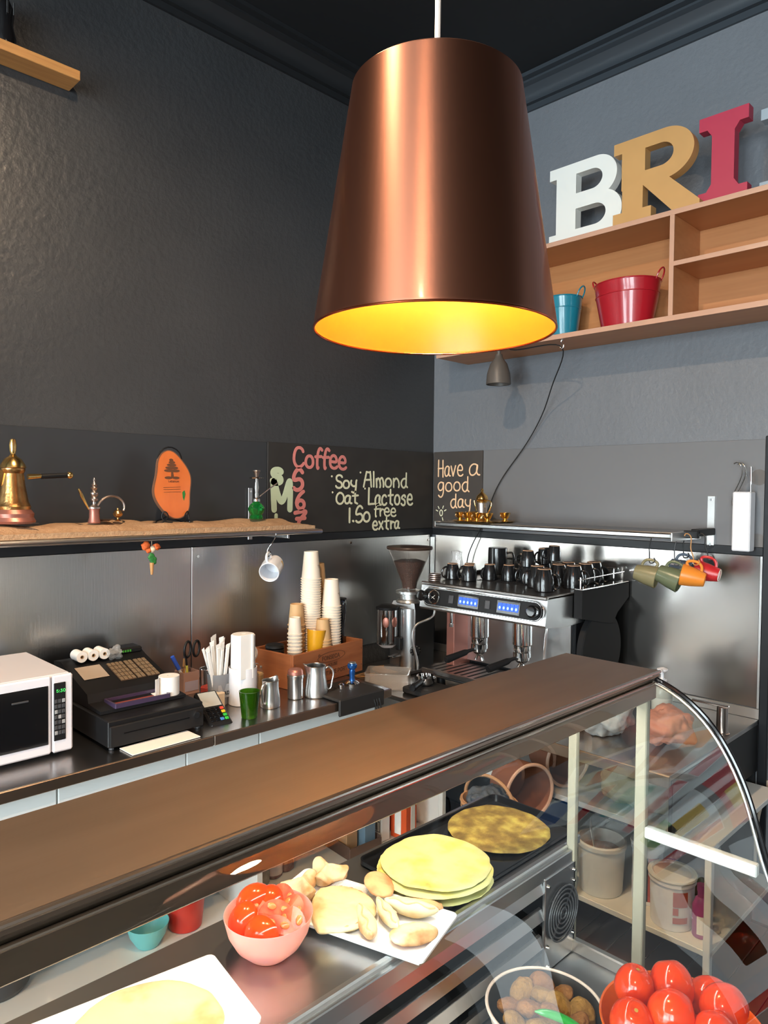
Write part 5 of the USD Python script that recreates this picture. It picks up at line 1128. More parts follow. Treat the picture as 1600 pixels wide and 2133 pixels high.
blk_cup('large black cup beside the gallery post at the right edge of the machine', (-.300, -1.060, TZ), (0, 0, -1.3), 1.05, small=False)
blk_cup('large black cup second from the front along the right gallery rail', (-.185, -1.050, TZ), (0, 0, -1.3), 1.05, small=False)
blk_cup('large black cup at the far end of the right gallery rail', (-.085, -1.035, TZ), (0, 0, -1.2), 1.05, small=False)
blk_cup('large black cup in the second row behind the rail cups', (-.255, -.960, TZ), (0, 0, 2.5), .98, small=False)
blk_cup('large black cup in the second row near the back of the machine', (-.150, -.945, TZ), (0, 0, 2.5), 1.0, small=False)
blk_cup('bottom cup of the leftmost two-cup stack on the machine', (-.315, -.840, TZ), (0, 0, 2.4), .85, small=False)
blk_cup('upper cup of the leftmost two-cup stack on the machine', (-.315, -.840, TZ + .074), (0, 0, 2.0))
blk_cup('bottom cup of the rear two-cup stack on the machine', (-.155, -.825, TZ), (0, 0, 2.4), .85, small=False)
blk_cup('upper tilted cup of the rear two-cup stack on the machine', (-.155, -.825, TZ + .076), (0, .08, 2.7))
blk_cup('upper cup set across two cups at the back of the machine', (-.21, -.905, TZ + .098), (0, -.05, 2.3), .95)
bm = thing('mug', 'tall straight black mug upside down behind the espresso cups', 'mug', (-.115, -.530, TZ))
part(bm, 'body', lathe([(.046, 0), (.048, .001), (.046, .125), (.044, .128), (0, .128), (0, .124), (.042, .122), (.044, 0)], 44), CUPBLK)
part(bm, 'handle', tube(spline([(.030, -.034, .025), (.046, -.055, .025), (.050, -.06, .065), (.046, -.055, .10), (.030, -.034, .10)], 18), .005, 8), CUPBLK)
single('plastic_bag', lumpy(hull(np.vstack([nrng.randn(60, 3) * .3 @ np.diag([.03, .05, .0]) + [0, 0, .0], np.array([(.030 * math.cos(a), .034 * math.sin(a), .03) for a in np.linspace(0, 6.2, 16)]), np.array([(.012 * math.cos(a), .030 * math.sin(a), .115) for a in np.linspace(0, 6.2, 16)]), [(0, 0, .001)]])).subdivide().subdivide(), .016, 70, 9).apply_translation((0, 0, .006)), BAGPL, 'crinkled clear plastic bag standing among the espresso cups', 'bag', loc=(-.395, -.500, TZ))
ldk = thing('lid_stack', 'little stack of brass-coloured lids at the left front of the machine top', 'lids', (-.575, -.520, TZ))
for i in range(4): part(ldk, 'lid', lathe([(0, 0), (.026, 0), (.028, .003), (.028, .006), (.02, .008), (0, .008)], 32).apply_translation((.001 * i, 0, i * .0085)), SILVERT)
# things on the bench in front of the machine
tubm = prism(sbox(-.085, -.06, .085, .06).buffer(.012), .065); tubi = prism(sbox(-.085, -.06, .085, .06).buffer(.009), .065).apply_translation((0, 0, .004))
tub_t = trimesh.boolean.difference([tubm, tubi], engine='manifold')
tbx = thing('plastic_tub', 'frosted clear plastic tub beside the tamping mat', 'tub', (-.730, -.385, BZ + .001), rot=(0, 0, math.radians(-52)))
part(tbx, 'wall', tub_t, FROST); part(tbx, 'rim', prism(sbox(-.085, -.06, .085, .06).buffer(.015).difference(sbox(-.085, -.06, .085, .06).buffer(.0095)), .004).apply_translation((0, 0, .0655)), FROST)
kx = thing('knock_tray', 'black rubber tamping block with a steel tray and portafilter on it', 'tray', (-.66, -.60, BZ))
part(kx, 'block', bx(-.10, .06, -.11, .10, 0, .028, .006), RUBBER)
pfl = thing('portafilter', 'loose chrome portafilter with black handle resting in front of the machine', 'portafilter', (-.675, -.565, BZ + .0285), rot=(0, 0, math.radians(200)))
part(pfl, 'basket', lathe([(0, .0), (.024, .002), (.033, .012), (.035, .036), (.038, .038), (.038, .046), (.033, .046), (.031, .014), (0, .012)], 40), CHROME)
part(pfl, 'handle', tube([(.034, 0, .030), (.055, 0, .030), (.062, 0, .030), (.10, 0, .028), (.145, 0, .026), (.158, 0, .025)], [.007, .008, .013, .014, .0165, .013], 14), BLACKP)
part(pfl, 'lug', cat(bx(-.006, .006, .034, .044, .034, .044, .002), bx(-.006, .006, -.044, -.034, .034, .044, .002)), CHROME)
wd = thing('wooden_sticks', 'pale wooden stirrers lying behind the crate end', 'stirrers', (-.70, -.20, BZ))
for i in range(4): part(wd, 'stirrer', T(bx(-.07, .07, -.004, .004, 0, .003, .001), (0, i * .011, .001 + .004 * (i % 2)), (0, 0, .12 * i - .3)), CRATEIN)
soap = thing('soap_pump', 'white soap pump bottle standing behind the end of the display case', 'soap bottle', (-.38, -1.487, BZ))
part(soap, 'bottle', lathe([(0, 0), (.034, 0), (.036, .004), (.036, .13), (.028, .150), (.016, .158), (0, .158)], 36), M('clear_soap_bottle', (.50, .52, .48), .3))
part(soap, 'label', lathe([(.0365, .03), (.0368, .031), (.0368, .115), (.0365, .116)], 36), M('soap_label', (.70, .72, .68), .5))
part(soap, 'collar', lathe([(0, .156), (.017, .156), (.018, .180), (.010, .184), (.006, .188), (.006, .212), (0, .212)], 28), WHITEP)
part(soap, 'pump_head', cat(lathe([(0, .208), (.010, .208), (.020, .216), (.020, .221), (.008, .226), (0, .226)], 28), tube([(0, 0, .216), (-.022, -.006, .219), (-.036, -.010, .214)], .0055, 8)), WHITEP)
tap = thing('tap', 'short upright steel tap with flat lever at the bench end', 'tap', (-.285, -1.672, BZ))
part(tap, 'column', cyl(.020, 0, .098, 32, .019), SINKST); part(tap, 'collar', lathe([(0, 0), (.026, 0), (.026, .004), (.021, .006), (0, .006)], 32), SINKST)
part(tap, 'lever', T(bx(-.010, .010, -.022, .105, 0, .006, .002), (0, 0, .099), (math.radians(4), 0, .25)), SINKST)
# carrier bags etc. on the bench near the case end
single('plastic_bag', flatbase(lumpy(ell(.10, .11, .075, 4), .05, 18, 5).apply_translation((0, 0, .075))), PLBAG, 'grey white carrier bag slumped on the bench, seen through the case end', 'bag', loc=(-.60, -1.36, BZ))
single('plastic_bag', flatbase(lumpy(ell(.10, .09, .068, 4), .045, 18, 8).apply_translation((0, 0, .068))), ORBAG, 'salmon-coloured carrier bag on the bench beside the tap', 'bag', loc=(-.56, -1.585, BZ))
# ================================================================== under-bench shelf
USZ, LSZ = .565, .225
def drum(label, loc, r, l, yaw):
    t = thing('bowl', label, 'bowl', loc, group='brown bowls lying on their sides')
    m = lathe([(0, 0), (r * .72, 0), (r * .8, .01), (r, l), (r * .96, l), (r * .76, .012), (0, .012)], 48)
    part(t, 'body', T(m, (0, 0, r), (0, PI / 2, yaw)), TERRA); part(t, 'rim', T(trimesh.creation.torus(r * .985, .0065, 48, 8).apply_translation((0, 0, l)), (0, 0, r), (0, PI / 2, yaw)), TERRAR, 'paler rim')
TRZ = .50
tr = thing('trolley', 'low black trolley in front of the bench carrying a basket and brown bowls', 'trolley', (-.92, -1.18, 0))
part(tr, 'top', bx(-1.11, -.74, -1.335, -1.03, TRZ - .02, TRZ, .003), BLACKP, w=True); part(tr, 'lower_tray', bx(-1.11, -.74, -1.335, -1.03, .16, .175, .003), BLACKP, w=True)
for x in (-1.10, -.75):
    for y in (-1.325, -1.04): part(tr, 'leg', bx(x - .008, x + .008, y - .008, y + .008, .02, TRZ - .02, .002), GREYD, w=True); part(tr, 'caster', ell(.014, .012, .014, 2).apply_translation((x, y, .006)), BLACKP, w=True)
drum('brown melamine bowl lying on its side on the trolley, beside the basket', (-.80, -1.085, TRZ + .007), .100, .145, math.radians(-110))
drum('larger brown melamine bowl lying on its side on the upper bench shelf', (-.575, -1.10, USZ + .007), .098, .150, math.radians(-110))
single('cloth_bag', flatbase(lumpy(ell(.13, .15, .085, 4), .05, 14, 3).apply_translation((0, 0, .08))), BEIGECL, 'crumpled beige cloth bag on the upper under-bench shelf', 'bag', loc=(-.56, -1.50, USZ))
bk = thing('basket', 'oval cane basket with dark blue cloth on the trolley beside the bowls', 'basket', (-1.028, -1.175, TRZ))
part(bk, 'body', T(cup_shell(.068, .088, .12, .005, 48), (0, 0, 0), s=(1, 1.15, 1)), WICKER)
for i in range(7): part(bk, 'cane_band', tube([((.069 + .021 * (i + .5) / 7) * math.cos(a), 1.15 * (.069 + .021 * (i + .5) / 7) * math.sin(a), .017 * i + .010 + .003 * math.sin(a * 14 + i * PI)) for a in np.linspace(0, 2 * PI, 60, endpoint=False)], .0045, 6, True), WICKER)
part(bk, 'hoop_handle', tube([(.0, .103 * math.cos(a), .115 + .085 * math.sin(a)) for a in np.linspace(0, PI, 30)], .006, 8), WICKER)
bkc = single('cloth', lumpy(ell(.066, .076, .03, 4), .025, 30, 6), NAVYCL, 'dark blue patterned cloth heaped in the cane basket', 'cloth', loc=(-1.028, -1.175, TRZ + .122))
def pail(label, loc, rb, rt, h, mat, lidmat=None, name='tub', cat_='tub'):
    t = thing(name, label, cat_, loc)
    part(t, 'body', lathe([(0, 0), (rb, 0), (rb + .002, .004), (rt, h * .90), (rt + .005, h * .905), (rt + .005, h - .004), (rt + .002, h), (rt - .003, h), (rt - .004, h * .9), (rb - .002, .004), (0, .004)], 48), mat)
    if lidmat: part(t, 'lid', lathe([(0, h - .002), (rt + .006, h - .004), (rt + .008, h + .002), (rt + .006, h + .008), (rt - .006, h + .008), (rt - .012, h + .004), (0, h + .004)], 48), lidmat)
    return t
p1_ = pail('open white plastic pail with cocoa-stained rim on the lower shelf', (-.60, -1.370, LSZ), .074, .084, .185, OFFWHITE)
part(p1_, 'powder', lumpy(cyl(.076, .11, .14, 40), .01, 40, 3), M('cocoa_powder', (.34, .17, .10), .9, var=(.55, .40, .30), vs=30))
part(p1_, 'paper_flap', T(bx(-.045, .045, -.001, .001, 0, .085, .0003), (.03, .045, .135), (-.2, 0, .5)), PAPER)
p2_ = pail('white cleaner tub with black and brick label reading cafetto on the lower shelf', (-.545, -1.520, LSZ), .050, .052, .205, WHITEP, WHITEP)
def wrap(parent, r, a0, a1, z0, z1, mat, name, label=None):
    V = []; F = []; A_ = np.linspace(a0, a1, 16)
    for z in (z0, z1):
        for a in A_: V.append((r * math.cos(a), r * math.sin(a), z))
    n = len(A_)
    for i in range(n - 1): F += [(i, i + 1, n + i + 1), (i, n + i + 1, n + i)]
    part(parent, name, trimesh.Trimesh(V, F, process=False), mat, label)
fa_ = math.atan2(-2.65 + 1.52, -3.02 + .545)        # towards the customer side
wrap(p2_, .0528, fa_ - .5, fa_ + .05, .015, .170, BLACKP, 'label', 'black label')
wrap(p2_, .0528, fa_ + .05, fa_ + .8, .015, .170, CAFRED, 'label', 'brick red label')
txm = meshkit.text_mesh('cafetto', .021, .0010, True)
part(p2_, 'lettering', basis(txm, (.0555 * math.cos(fa_ - .02), .0555 * math.sin(fa_ - .02), .045), (0, 0, 1), (math.sin(fa_), -math.cos(fa_), 0), (math.cos(fa_), math.sin(fa_), 0)) if False else basis(txm, (.0545 * math.cos(fa_ - .10), .0545 * math.sin(fa_ - .10), .045), (0, 0, 1), (math.sin(fa_) , -math.cos(fa_), 0), (math.cos(fa_), math.sin(fa_), 0)), PAPER, 'white cafetto lettering', smooth=False)
p3_ = pail('white lidded tub with brick-red squares on its label at the front of the lower shelf', (-.615, -1.640, LSZ), .066, .072, .165, WHITEP, OFFWHITE)
fb = math.atan2(-2.65 + 1.64, -3.02 + .615)
wrap(p3_, .0718, fb + .05, fb + .75, .085, .135, CAFRED, 'label'); wrap(p3_, .0712, fb + .05, fb + .75, .030, .050, CAFRED, 'label'); wrap(p3_, .0712, fb + .05, fb + .3, .058, .082, CAFRED, 'label')
p4_ = thing('bottle', 'purple plastic bottle with a white label at the right end of the lower shelf', 'bottle', (-.625, -1.742, LSZ))
part(p4_, 'body', lathe([(0, 0), (.026, 0), (.028, .004), (.028, .10), (.018, .125), (.012, .130), (.012, .150), (0, .150)], 32), PURPLE)
part(p4_, 'cap', cyl(.014, .148, .170, 24), PURPLE); wrap(p4_, .0285, fb - .5, fb + .7, .015, .075, PAPER, 'label')
p5_ = pail('dark pail behind the white tubs on the lower shelf', (-.35, -1.60, LSZ), .06, .07, .20, CARTDK, BLACKP)
p6_ = pail('blue canister between the cafetto tub and the front tub', (-.52, -1.600, LSZ), .028, .030, .15, BLUELBL, None, 'canister', 'canister')

# ================================================================== shelf under the back counter, seen through the case
SZ = .175
def bowl_(label, loc, r, h, mat, fill=None, fillz=.8, name='bowl', group=None):
    t = thing(name, label, 'bowl', loc, group=group)
    part(t, 'shell', lathe([(0, 0), (r * .5, 0), (r * .55, .003), (r * .85, h * .5), (r, h - .001), (r * .98, h), (r * .96, h - .001), (r * .80, h * .5), (r * .5, .006), (0, .005)], 44), mat)
    if fill is not None: part(t, 'contents', lumpy(lathe([(0, h * .3), (r * .75, h * .45), (r * .88, h * fillz), (r * .5, h * (fillz + .10)), (0, h * (fillz + .12))], 44), .006, 120, 3), fill)
    return t
bowl_('small dark plum bowl on the white under-counter shelf', (-1.985, -.30, SZ), .065, .065, DKBOWL)
bowl_('small turquoise bowl on the white under-counter shelf', (-1.915, -.455, SZ), .068, .075, TEALB)
bowl_('navy bowl of pale crystals behind the turquoise bowl', (-1.815, -.300, SZ), .085, .07, NAVYB, SPICEG)
rdp = thing('packet', 'red cellophane tub of dried red tea on the under-counter shelf', 'packet', (-1.772, -.445, SZ))
part(rdp, 'tub', lathe([(0, 0), (.052, 0), (.056, .004), (.066, .105), (.063, .105), (.050, .006), (0, .006)], 40), REDB); part(rdp, 'contents', lumpy(lathe([(0, .05), (.055, .06), (.062, .095), (.03, .112), (0, .115)], 40), .010, 110, 8), REDFILL)
kt = thing('kettle', 'dark grey kettle-shaped pot at the left of the under-counter shelf', 'pot', (-2.335, -.345, SZ))
part(kt, 'body', lathe([(0, 0), (.07, 0), (.085, .02), (.09, .07), (.075, .12), (.05, .14), (0, .145)], 44), GREYD); part(kt, 'knob', ell(.014, .014, .014, 2).apply_translation((0, 0, .15)), BLACKP); part(kt, 'handle', tube(spline([(.088, 0, .05), (.12, 0, .06), (.125, 0, .10), (.08, 0, .115)], 16), .007, 8), BLACKP)
def jar_(label, loc, r, h, mat, lbl=None):
    t = thing('jar', label, 'jar', loc)
    part(t, 'contents', flatbase(lumpy(cyl(r, 0, h, 36, b=.006), .004, 110, 5), .0005), mat); part(t, 'lid', cyl(r * .9, h, h + .022, 36, b=.002), ALU)
    if lbl: wrap(t, r + .0035, -2.9, -.9, h * .1, h * .62, lbl, 'label')
jar_('jar of grey herbs with a green label under the counter', (-1.500, -.420, SZ), .034, .17, SPICEG, GREENLBL)
jar_('jar of grey-brown herbs without label under the counter', (-1.432, -.405, SZ), .034, .17, SPICEG)
jar_('jar of dark red spice with a pale label under the counter', (-1.365, -.395, SZ), .034, .17, SPICE, M('cream_red_label', (.55, .45, .42), .6))
jar_('jar of mottled dark red spice at the right of the spice row', (-1.300, -.385, SZ), .034, .17, SPICE)
pb = thing('paper_bag', 'small folded brown paper bag against the back of the under-counter shelf', 'bag', (-1.130, -.25, SZ))
part(pb, 'body', hull([(-.04, -.025, 0), (.04, -.025, 0), (-.035, .025, 0), (.035, .025, 0), (-.045, -.012, .10), (.045, -.012, .10), (-.04, .006, .17), (.04, .006, .17), (0, -.035, .05)]), KRAFT)
ctr = thing('carton_tray', 'dark brown display tray holding drink cartons under the counter', 'tray', (-.985, -.400, SZ), rot=(0, 0, math.radians(-4)))
part(ctr, 'wall', cat(bx(-.085, .085, -.130, -.126, 0, .05), bx(-.085, .085, .126, .130, 0, .05), bx(-.085, -.081, -.126, .126, 0, .055), bx(.081, .085, -.126, .126, 0, .055), bx(-.085, .085, -.13, .13, 0, .004)), CARTDK)
def carton(label, loc, w_, d_, h, mat, band=None, rot=0, bandmat=None, top=True, group=None):
    t = thing('carton', label, 'carton', loc, (0, 0, rot), group)
    part(t, 'box', bx(-w_ / 2, w_ / 2, -d_ / 2, d_ / 2, 0, h, .002), mat)
    if band: part(t, 'panel', bx(-w_ / 2 - .0006, w_ / 2 + .0006, -d_ / 2 - .0006, d_ / 2 + .0006, h * band[0], h * band[1], .0005), bandmat)
    if top: part(t, 'cap', cat(cyl(.011, h, h + .014, 20).apply_translation((0, -d_ * .2, 0))), PAPER)
    return t
carton('kraft drink carton at the left of the dark tray', (-1.030, -.44, SZ + .0045), .062, .085, .195, KRAFT, top=False)
carton('second kraft drink carton in the dark tray', (-1.028, -.345, SZ + .0045), .062, .085, .195, KRAFT, top=False)
carton('grey-blue drink carton at the front of the dark tray', (-.955, -.475, SZ + .0045), .062, .075, .195, CARTBL, top=False)
carton('kraft drink carton at the right of the dark tray', (-.945, -.375, SZ + .0045), .06, .085, .195, KRAFT, top=False)
wc = carton('white carton with an orange-red corner and a barcode box beside the dark tray', (-.850, -.420, SZ), .05, .16, .215, CARTWH, (.72, .93), 0, CARTRED, top=False)
part(wc, 'barcode_frame', bx(-.0262, -.0252, -.07, .06, .04, .085, .0002), BLACKP); part(wc, 'barcode_field', bx(-.0268, -.0262, -.067, .057, .043, .082, .0002), PAPER)
for i in range(22): part(wc, 'bar', bx(-.0272, -.0266, -.062 + i * .0052, -.0605 + i * .0052 + .001 * (i % 3), .046, .079, 0), BLACKP)
for z in (.105, .118, .131): part(wc, 'small_print', bx(-.0256, -.0251, -.07, .03, z, z + .005, .0001), GREYD)
for i, (x, y) in enumerate(((-.760, -.520), (-.735, -.405))):
    c_ = carton('orange-red carton with a white stripe, %s of the pair at the right' % ('nearer', 'farther')[i], (x, y, SZ), .075, .085, .205, CARTRED, rot=.1)
    part(c_, 'stripe', bx(-.005, .025, -.0435, -.042, .02, .20, .0003), PAPER); part(c_, 'side_stripe', bx(-.0385, -.0372, -.015, .020, .02, .20, .0003), PAPER)
# ================================================================== food in the display case
FZ = .857
def platter(label, c, ang, w_, d_, z):
    p = sbox(-w_ / 2, -d_ / 2, w_ / 2, d_ / 2).buffer(-.012).buffer(.012)
    t = thing('plate', label, 'plate', (c[0], c[1], z), (0, 0, ang))
    part(t, 'dish', cat(prism(p.buffer(-.010), .004), prism(p.difference(p.buffer(-.006)), .004).apply_translation((0, 0, .009)), *[prism(p.buffer(-.010 + .001 * i).difference(p.buffer(-.018 + .001 * i)), .003).apply_translation((0, 0, .002 + .0009 * i)) for i in range(9)]), PLATEW)
    return t
platter('white rectangular plate with a large toasted flatbread at the left end of the case', (-2.543, -1.640), math.radians(-8.6), .345, .195, FZ)
platter('white rectangular platter of pastries set askew over the front edge of the serving shelf', (-2.099, -1.663), math.radians(-72.8), .345, .165, FZ + .0098)
def flat_round(r, th, seed, wob=.05, edge=.5, bend=.004, rings=26, seg=72, puff=.0):
    """thin irregular round of bread"""
    a = np.arange(seg) * 2 * PI / seg
    rad = r * (1 + wob * (2 * meshkit.fbm(np.stack([np.cos(a) * 1.3, np.sin(a) * 1.3, 0 * a + seed], -1), 4, seed) - 1) + wob * .35 * (2 * meshkit.noise(np.stack([np.cos(a) * 7, np.sin(a) * 7, 0 * a + seed * 3.1], -1)) - 1))
    V = []; F = []
    for side in (1, -1):
        for k in range(rings + 1):
            f = k / rings; ff = f ** .8
            x, y = rad * ff * np.cos(a), rad * ff * np.sin(a)
            t_ = th / 2 * np.sqrt(max(0, 1 - f ** 10)) if k < rings else 0
            z = side * t_ + bend * (2 * meshkit.fbm(np.stack([x / r * 1.6, y / r * 1.6, 0 * x + seed * 7.7], -1), 3, seed) - 1) + puff * (1 - f * f) * (1 if side > 0 else .0)
            V.append(np.stack([x, y, z], -1))
    V = np.vstack(V); n1 = (rings + 1) * seg
    for s, o in ((1, 0), (-1, n1)):
        for k in range(rings):
            for j in range(seg):
                l = (j + 1) % seg; q = (o + k * seg + j, o + (k + 1) * seg + j, o + (k + 1) * seg + l, o + k * seg + l)
                if s < 0: q = q[::-1]
                F += [(q[0], q[1], q[2]), (q[0], q[2], q[3])]
    for j in range(seg):
        l = (j + 1) % seg; a_, b_ = rings * seg + j, n1 + rings * seg + j; c_, d_ = rings * seg + l, n1 + rings * seg + l
        F += [(a_, b_, d_), (a_, d_, c_)]
    return trimesh.Trimesh(V, F, process=False)
single('flatbread', flat_round(.115, .012, 3, .06, bend=.005), FLATB, 'large toasted round flatbread on the leftmost white plate', 'flatbread', loc=(-2.530, -1.668, FZ + .015), smooth=50)
bt = thing('baking_tray', 'flat black baking tray under the flatbreads at the right of the serving shelf', 'tray', (-1.70, -1.632, FZ))
tpz = sbox(-.255, -.128, .245, .128).buffer(-.02).buffer(.02)
part(bt, 'sheet', prism(tpz, .003), BLACKG); part(bt, 'rim', prism(tpz.difference(tpz.buffer(-.004)), .012), BLACKG)
for i, (dx, dy, s_, r_) in enumerate(((.0, .0, 1, .124), (.006, .003, 2, .120), (-.004, -.004, 5, .121), (.002, -.004, 8, .117))):
    single('flatbread', flat_round(r_, .0085, s_, .06, bend=.0045), PANCAKE, 'pale yellow flatbread, %s of the stack of four' % ('lowest', 'second from the bottom', 'third from the bottom', 'topmost')[i], 'flatbread', 'stack of yellow flatbreads', loc=(-1.882 + dx, -1.664 + dy, FZ + .013 + .0088 * i), rot=(0, 0, i * 1.3), smooth=50)
single('flatbread', flat_round(.121, .010, 12, .05, bend=.004), ZAATAR, 'flatbread topped with brown-green zaatar on the black tray at the right', 'flatbread', loc=(-1.615, -1.635, FZ + .0125), smooth=50)
# pastries
def pastry(kind, label, x, y, z, yaw, s=1., mat=DOUGH, tilt=(0, 0)):
    if kind == 'half':                 # folded half-moon
        m = flat_round(.062, .022, 3, .03, bend=.0, puff=.004); v = m.vertices.copy(); v[:, 1] = np.where(v[:, 1] < 0, v[:, 1] * .25, v[:, 1] * 1.0); edge = np.clip(np.linalg.norm(v[:, :2], axis=1) / .062, 0, 1)
        v[:, 2] *= (1 - .72 * edge ** 4); m.vertices = v
    elif kind == 'long':               # boat
        m = ell(.052, .017, .014, 4); v = m.vertices.copy(); f = v[:, 0] / .052; v[:, 1] *= (1 - .35 * f ** 2); v[:, 2] += .010 * f ** 2; m.vertices = v
    elif kind == 'oval':
        m = ell(.045, .030, .011, 4)
    elif kind == 'pinch':              # three-cornered parcel
        m = ell(.038, .032, .011, 4); v = m.vertices.copy(); a = np.arctan2(v[:, 1], v[:, 0]); r_ = np.linalg.norm(v[:, :2], axis=1) / .04
        v[:, :2] *= (1 + .28 * np.cos(3 * a))[:, None]; v[:, 2] += .016 * np.clip(np.cos(3 * a), 0, 1) * r_ * (v[:, 2] > -.004) + .012 * np.exp(-(r_ / .35) ** 2) * (v[:, 2] > 0); m.vertices = v
    else:
        m = flat_round(.075, .013, 7, .04, bend=.002, puff=.003); v = m.vertices.copy(); v[:, 0] *= .9; v[:, 1] = np.where(v[:, 1] < -.02, -.02 + (v[:, 1] + .02) * .3, v[:, 1]); m.vertices = v
    m = lumpy(m, .0022, 60, int(abs(x * 1000)) % 17)
    t = thing('pastry', label, 'pastry', (x - .019, y - .024, z - .002), (tilt[0], tilt[1], yaw), 'pastries on the white platter')
    part(t, 'crust', T(m, s=s), mat, smooth=50)
    if kind in ('half', 'long', 'big'):
        if kind == 'long': pts = [(.048 * c_, .003 * math.sin(7 * c_), .014 * math.sqrt(max(.02, 1 - c_ * c_)) + .010 * c_ * c_ + .0005) for c_ in np.linspace(-.92, .92, 24)]
        else:
            rr_ = .060 if kind == 'half' else .070; pts = [((.9 if kind == 'big' else 1) * rr_ * math.cos(a), rr_ * math.sin(a), .004 + .001 * math.sin(a * 22)) for a in np.linspace(.15, PI - .15, 40)]
        part(t, 'seam', T(tube(pts, .0016, 6), s=s), DOUGHB, 'browned seam')
    return t
PZ = FZ + .0145
pastry('pinch', 'small pinched pastry at the far corner of the platter behind the pink bowl', -2.118, -1.515, PZ + .016, .4)
pastry('pinch', 'small pinched pastry by the far edge of the platter', -2.045, -1.510, PZ + .016, 1.4)
pastry('big', 'large pale folded pastry across the middle of the platter', -2.115, -1.605, PZ + .012, -2.3, 1.1, FLATB)
pastry('oval', 'brown-topped oval pastry by the flatbread stack', -2.005, -1.620, PZ + .024, .9, 1.0, DOUGHB, (.2, 0))
pastry('long', 'long boat-shaped pastry left of the centre of the platter', -2.105, -1.690, PZ + .016, -2.1, 1.0, DOUGH, (.3, 0))
pastry('long', 'short pale boat-shaped pastry in the middle of the platter', -2.060, -1.700, PZ + .018, -1.9, .85, FLATB, (.3, .1))
pastry('long', 'boat-shaped pastry with a brown seam leaning at the right of the platter', -2.012, -1.715, PZ + .019, -.95, 1.0, FLATB, (.5, .1))
pastry('half', 'half-moon pastry with a crimped brown edge near the right corner of the platter', -1.988, -1.712, PZ + .010, -.9, .75, DOUGHB, (-.25, 0))
pastry('oval', 'flat oval pastry nearest the front corner of the platter', -2.060, -1.765, PZ + .012, -.5, 1.0, DOUGH)
# pink bowl of tomato wedges
pkc = (-2.277, -1.622)
bowl_pink = thing('bowl', 'translucent pink plastic bowl of tomato wedges on the serving shelf', 'bowl', (*pkc, FZ))
part(bowl_pink, 'shell', lathe([(0, 0), (.034, 0), (.038, .003), (.058, .022), (.071, .045), (.0785, .074), (.0780, .076), (.0765, .074), (.069, .045), (.056, .023), (.036, .006), (0, .005)], 56), PINKB)
def wedge_mesh(r, span):
    """a quarter-ish wedge of a tomato: skin on the round side, flesh on the cuts"""
    n, mm = 14, 12; V = []; F = []
    for i in range(n + 1):
        th = PI * i / n
        for j in range(mm + 1):
            ph = -span / 2 + span * j / mm; V.append((r * math.sin(th) * math.cos(ph), r * math.sin(th) * math.sin(ph), 1.18 * r * math.cos(th)))
    for i in range(n):
        for j in range(mm):
            a = i * (mm + 1) + j; F += [(a, a + mm + 1, a + mm + 2), (a, a + mm + 2, a + 1)]
    skin = trimesh.Trimesh(V, F, process=False)
    Vf = []; Ff = []
    for ph, s in ((-span / 2, 1), (span / 2, -1)):
        o = len(Vf); Vf.append((r * .10 * math.cos(ph * 0), 0, 0))
        for i in range(n + 1):
            th = PI * i / n; Vf.append((r * math.sin(th) * math.cos(ph), r * math.sin(th) * math.sin(ph), 1.18 * r * math.cos(th)))
        for i in range(n): Ff += [(o, o + 1 + i, o + 2 + i)] if s > 0 else [(o, o + 2 + i, o + 1 + i)]
    flesh = trimesh.Trimesh(Vf, Ff, process=False)
    seeds = []
    for ph in (-span / 2, span / 2):
        for sz in (-.45, .45):
            e = ell(r * .20, .0022, r * .30, 2); e = T(e, (r * .52, 0, sz * r * 1.0), (0, 0, 0)); seeds.append(T(e, (0, 0, 0), (0, 0, ph)))
    return skin, flesh, cat(*seeds)
W_src = None
wpos = [(-.036, -.022, .066, 'skin'), (-.026, .004, .058, 'cut'), (-.004, -.030, .058, 'cut'), (.026, -.036, .056, 'cut'), (.018, .002, .066, 'cut'), (.046, -.002, .062, 'cut'), (-.010, .030, .066, 'cut'), (.026, .034, .072, 'skin'), (.050, .030, .066, 'cut'), (-.036, .034, .062, 'skin'), (.004, .056, .082, 'skin')]
names_ = ['at the left rim with its skin up', 'cut face up, left of the middle', 'cut face up at the front', 'cut face up at the front right', 'largest cut face, right of the middle', 'cut face up at the right rim', 'cut face up behind the middle', 'skin up at the back right', 'cut face up at the far right', 'skin up at the back left', 'skin up at the very back, highest of all', 'buried in the middle', 'buried at the front left']
cdir = np.array([-.62, -.60, .50])
for i, (dx, dy, dz, how) in enumerate(wpos):
    l = (pkc[0] + dx * .90, pkc[1] + dy * .90, FZ + dz - .006)
    fx = cdir + nrng.randn(3) * .22; fx /= np.linalg.norm(fx); fx = -fx if how == 'cut' else fx
    u_ = np.cross(fx, nrng.randn(3)); u_ /= np.linalg.norm(u_); A_ = np.eye(4); A_[:3, 0], A_[:3, 1], A_[:3, 2] = fx, np.cross(u_, fx), u_
    e_ = trimesh.transformations.euler_from_matrix(A_, 'sxyz')
    lb = 'tomato wedge in the pink bowl, ' + names_[i]
    if W_src is None:
        W_src = thing('tomato_wedge', lb, 'tomato wedge', l, e_, 'tomato wedges in the pink bowl')
        sk_, fl2, sd_ = wedge_mesh(.0285, 2.5)
        sk_.apply_translation((-.008, 0, 0)); fl2.apply_translation((-.008, 0, 0)); sd_.apply_translation((-.008, 0, 0))
        part(W_src, 'skin', sk_, TOMATO, smooth=60); part(W_src, 'flesh', fl2, TOMFLESH, smooth=False); part(W_src, 'seeds', sd_, TOMSEED)
    else: dup(W_src, lb, l, e_)
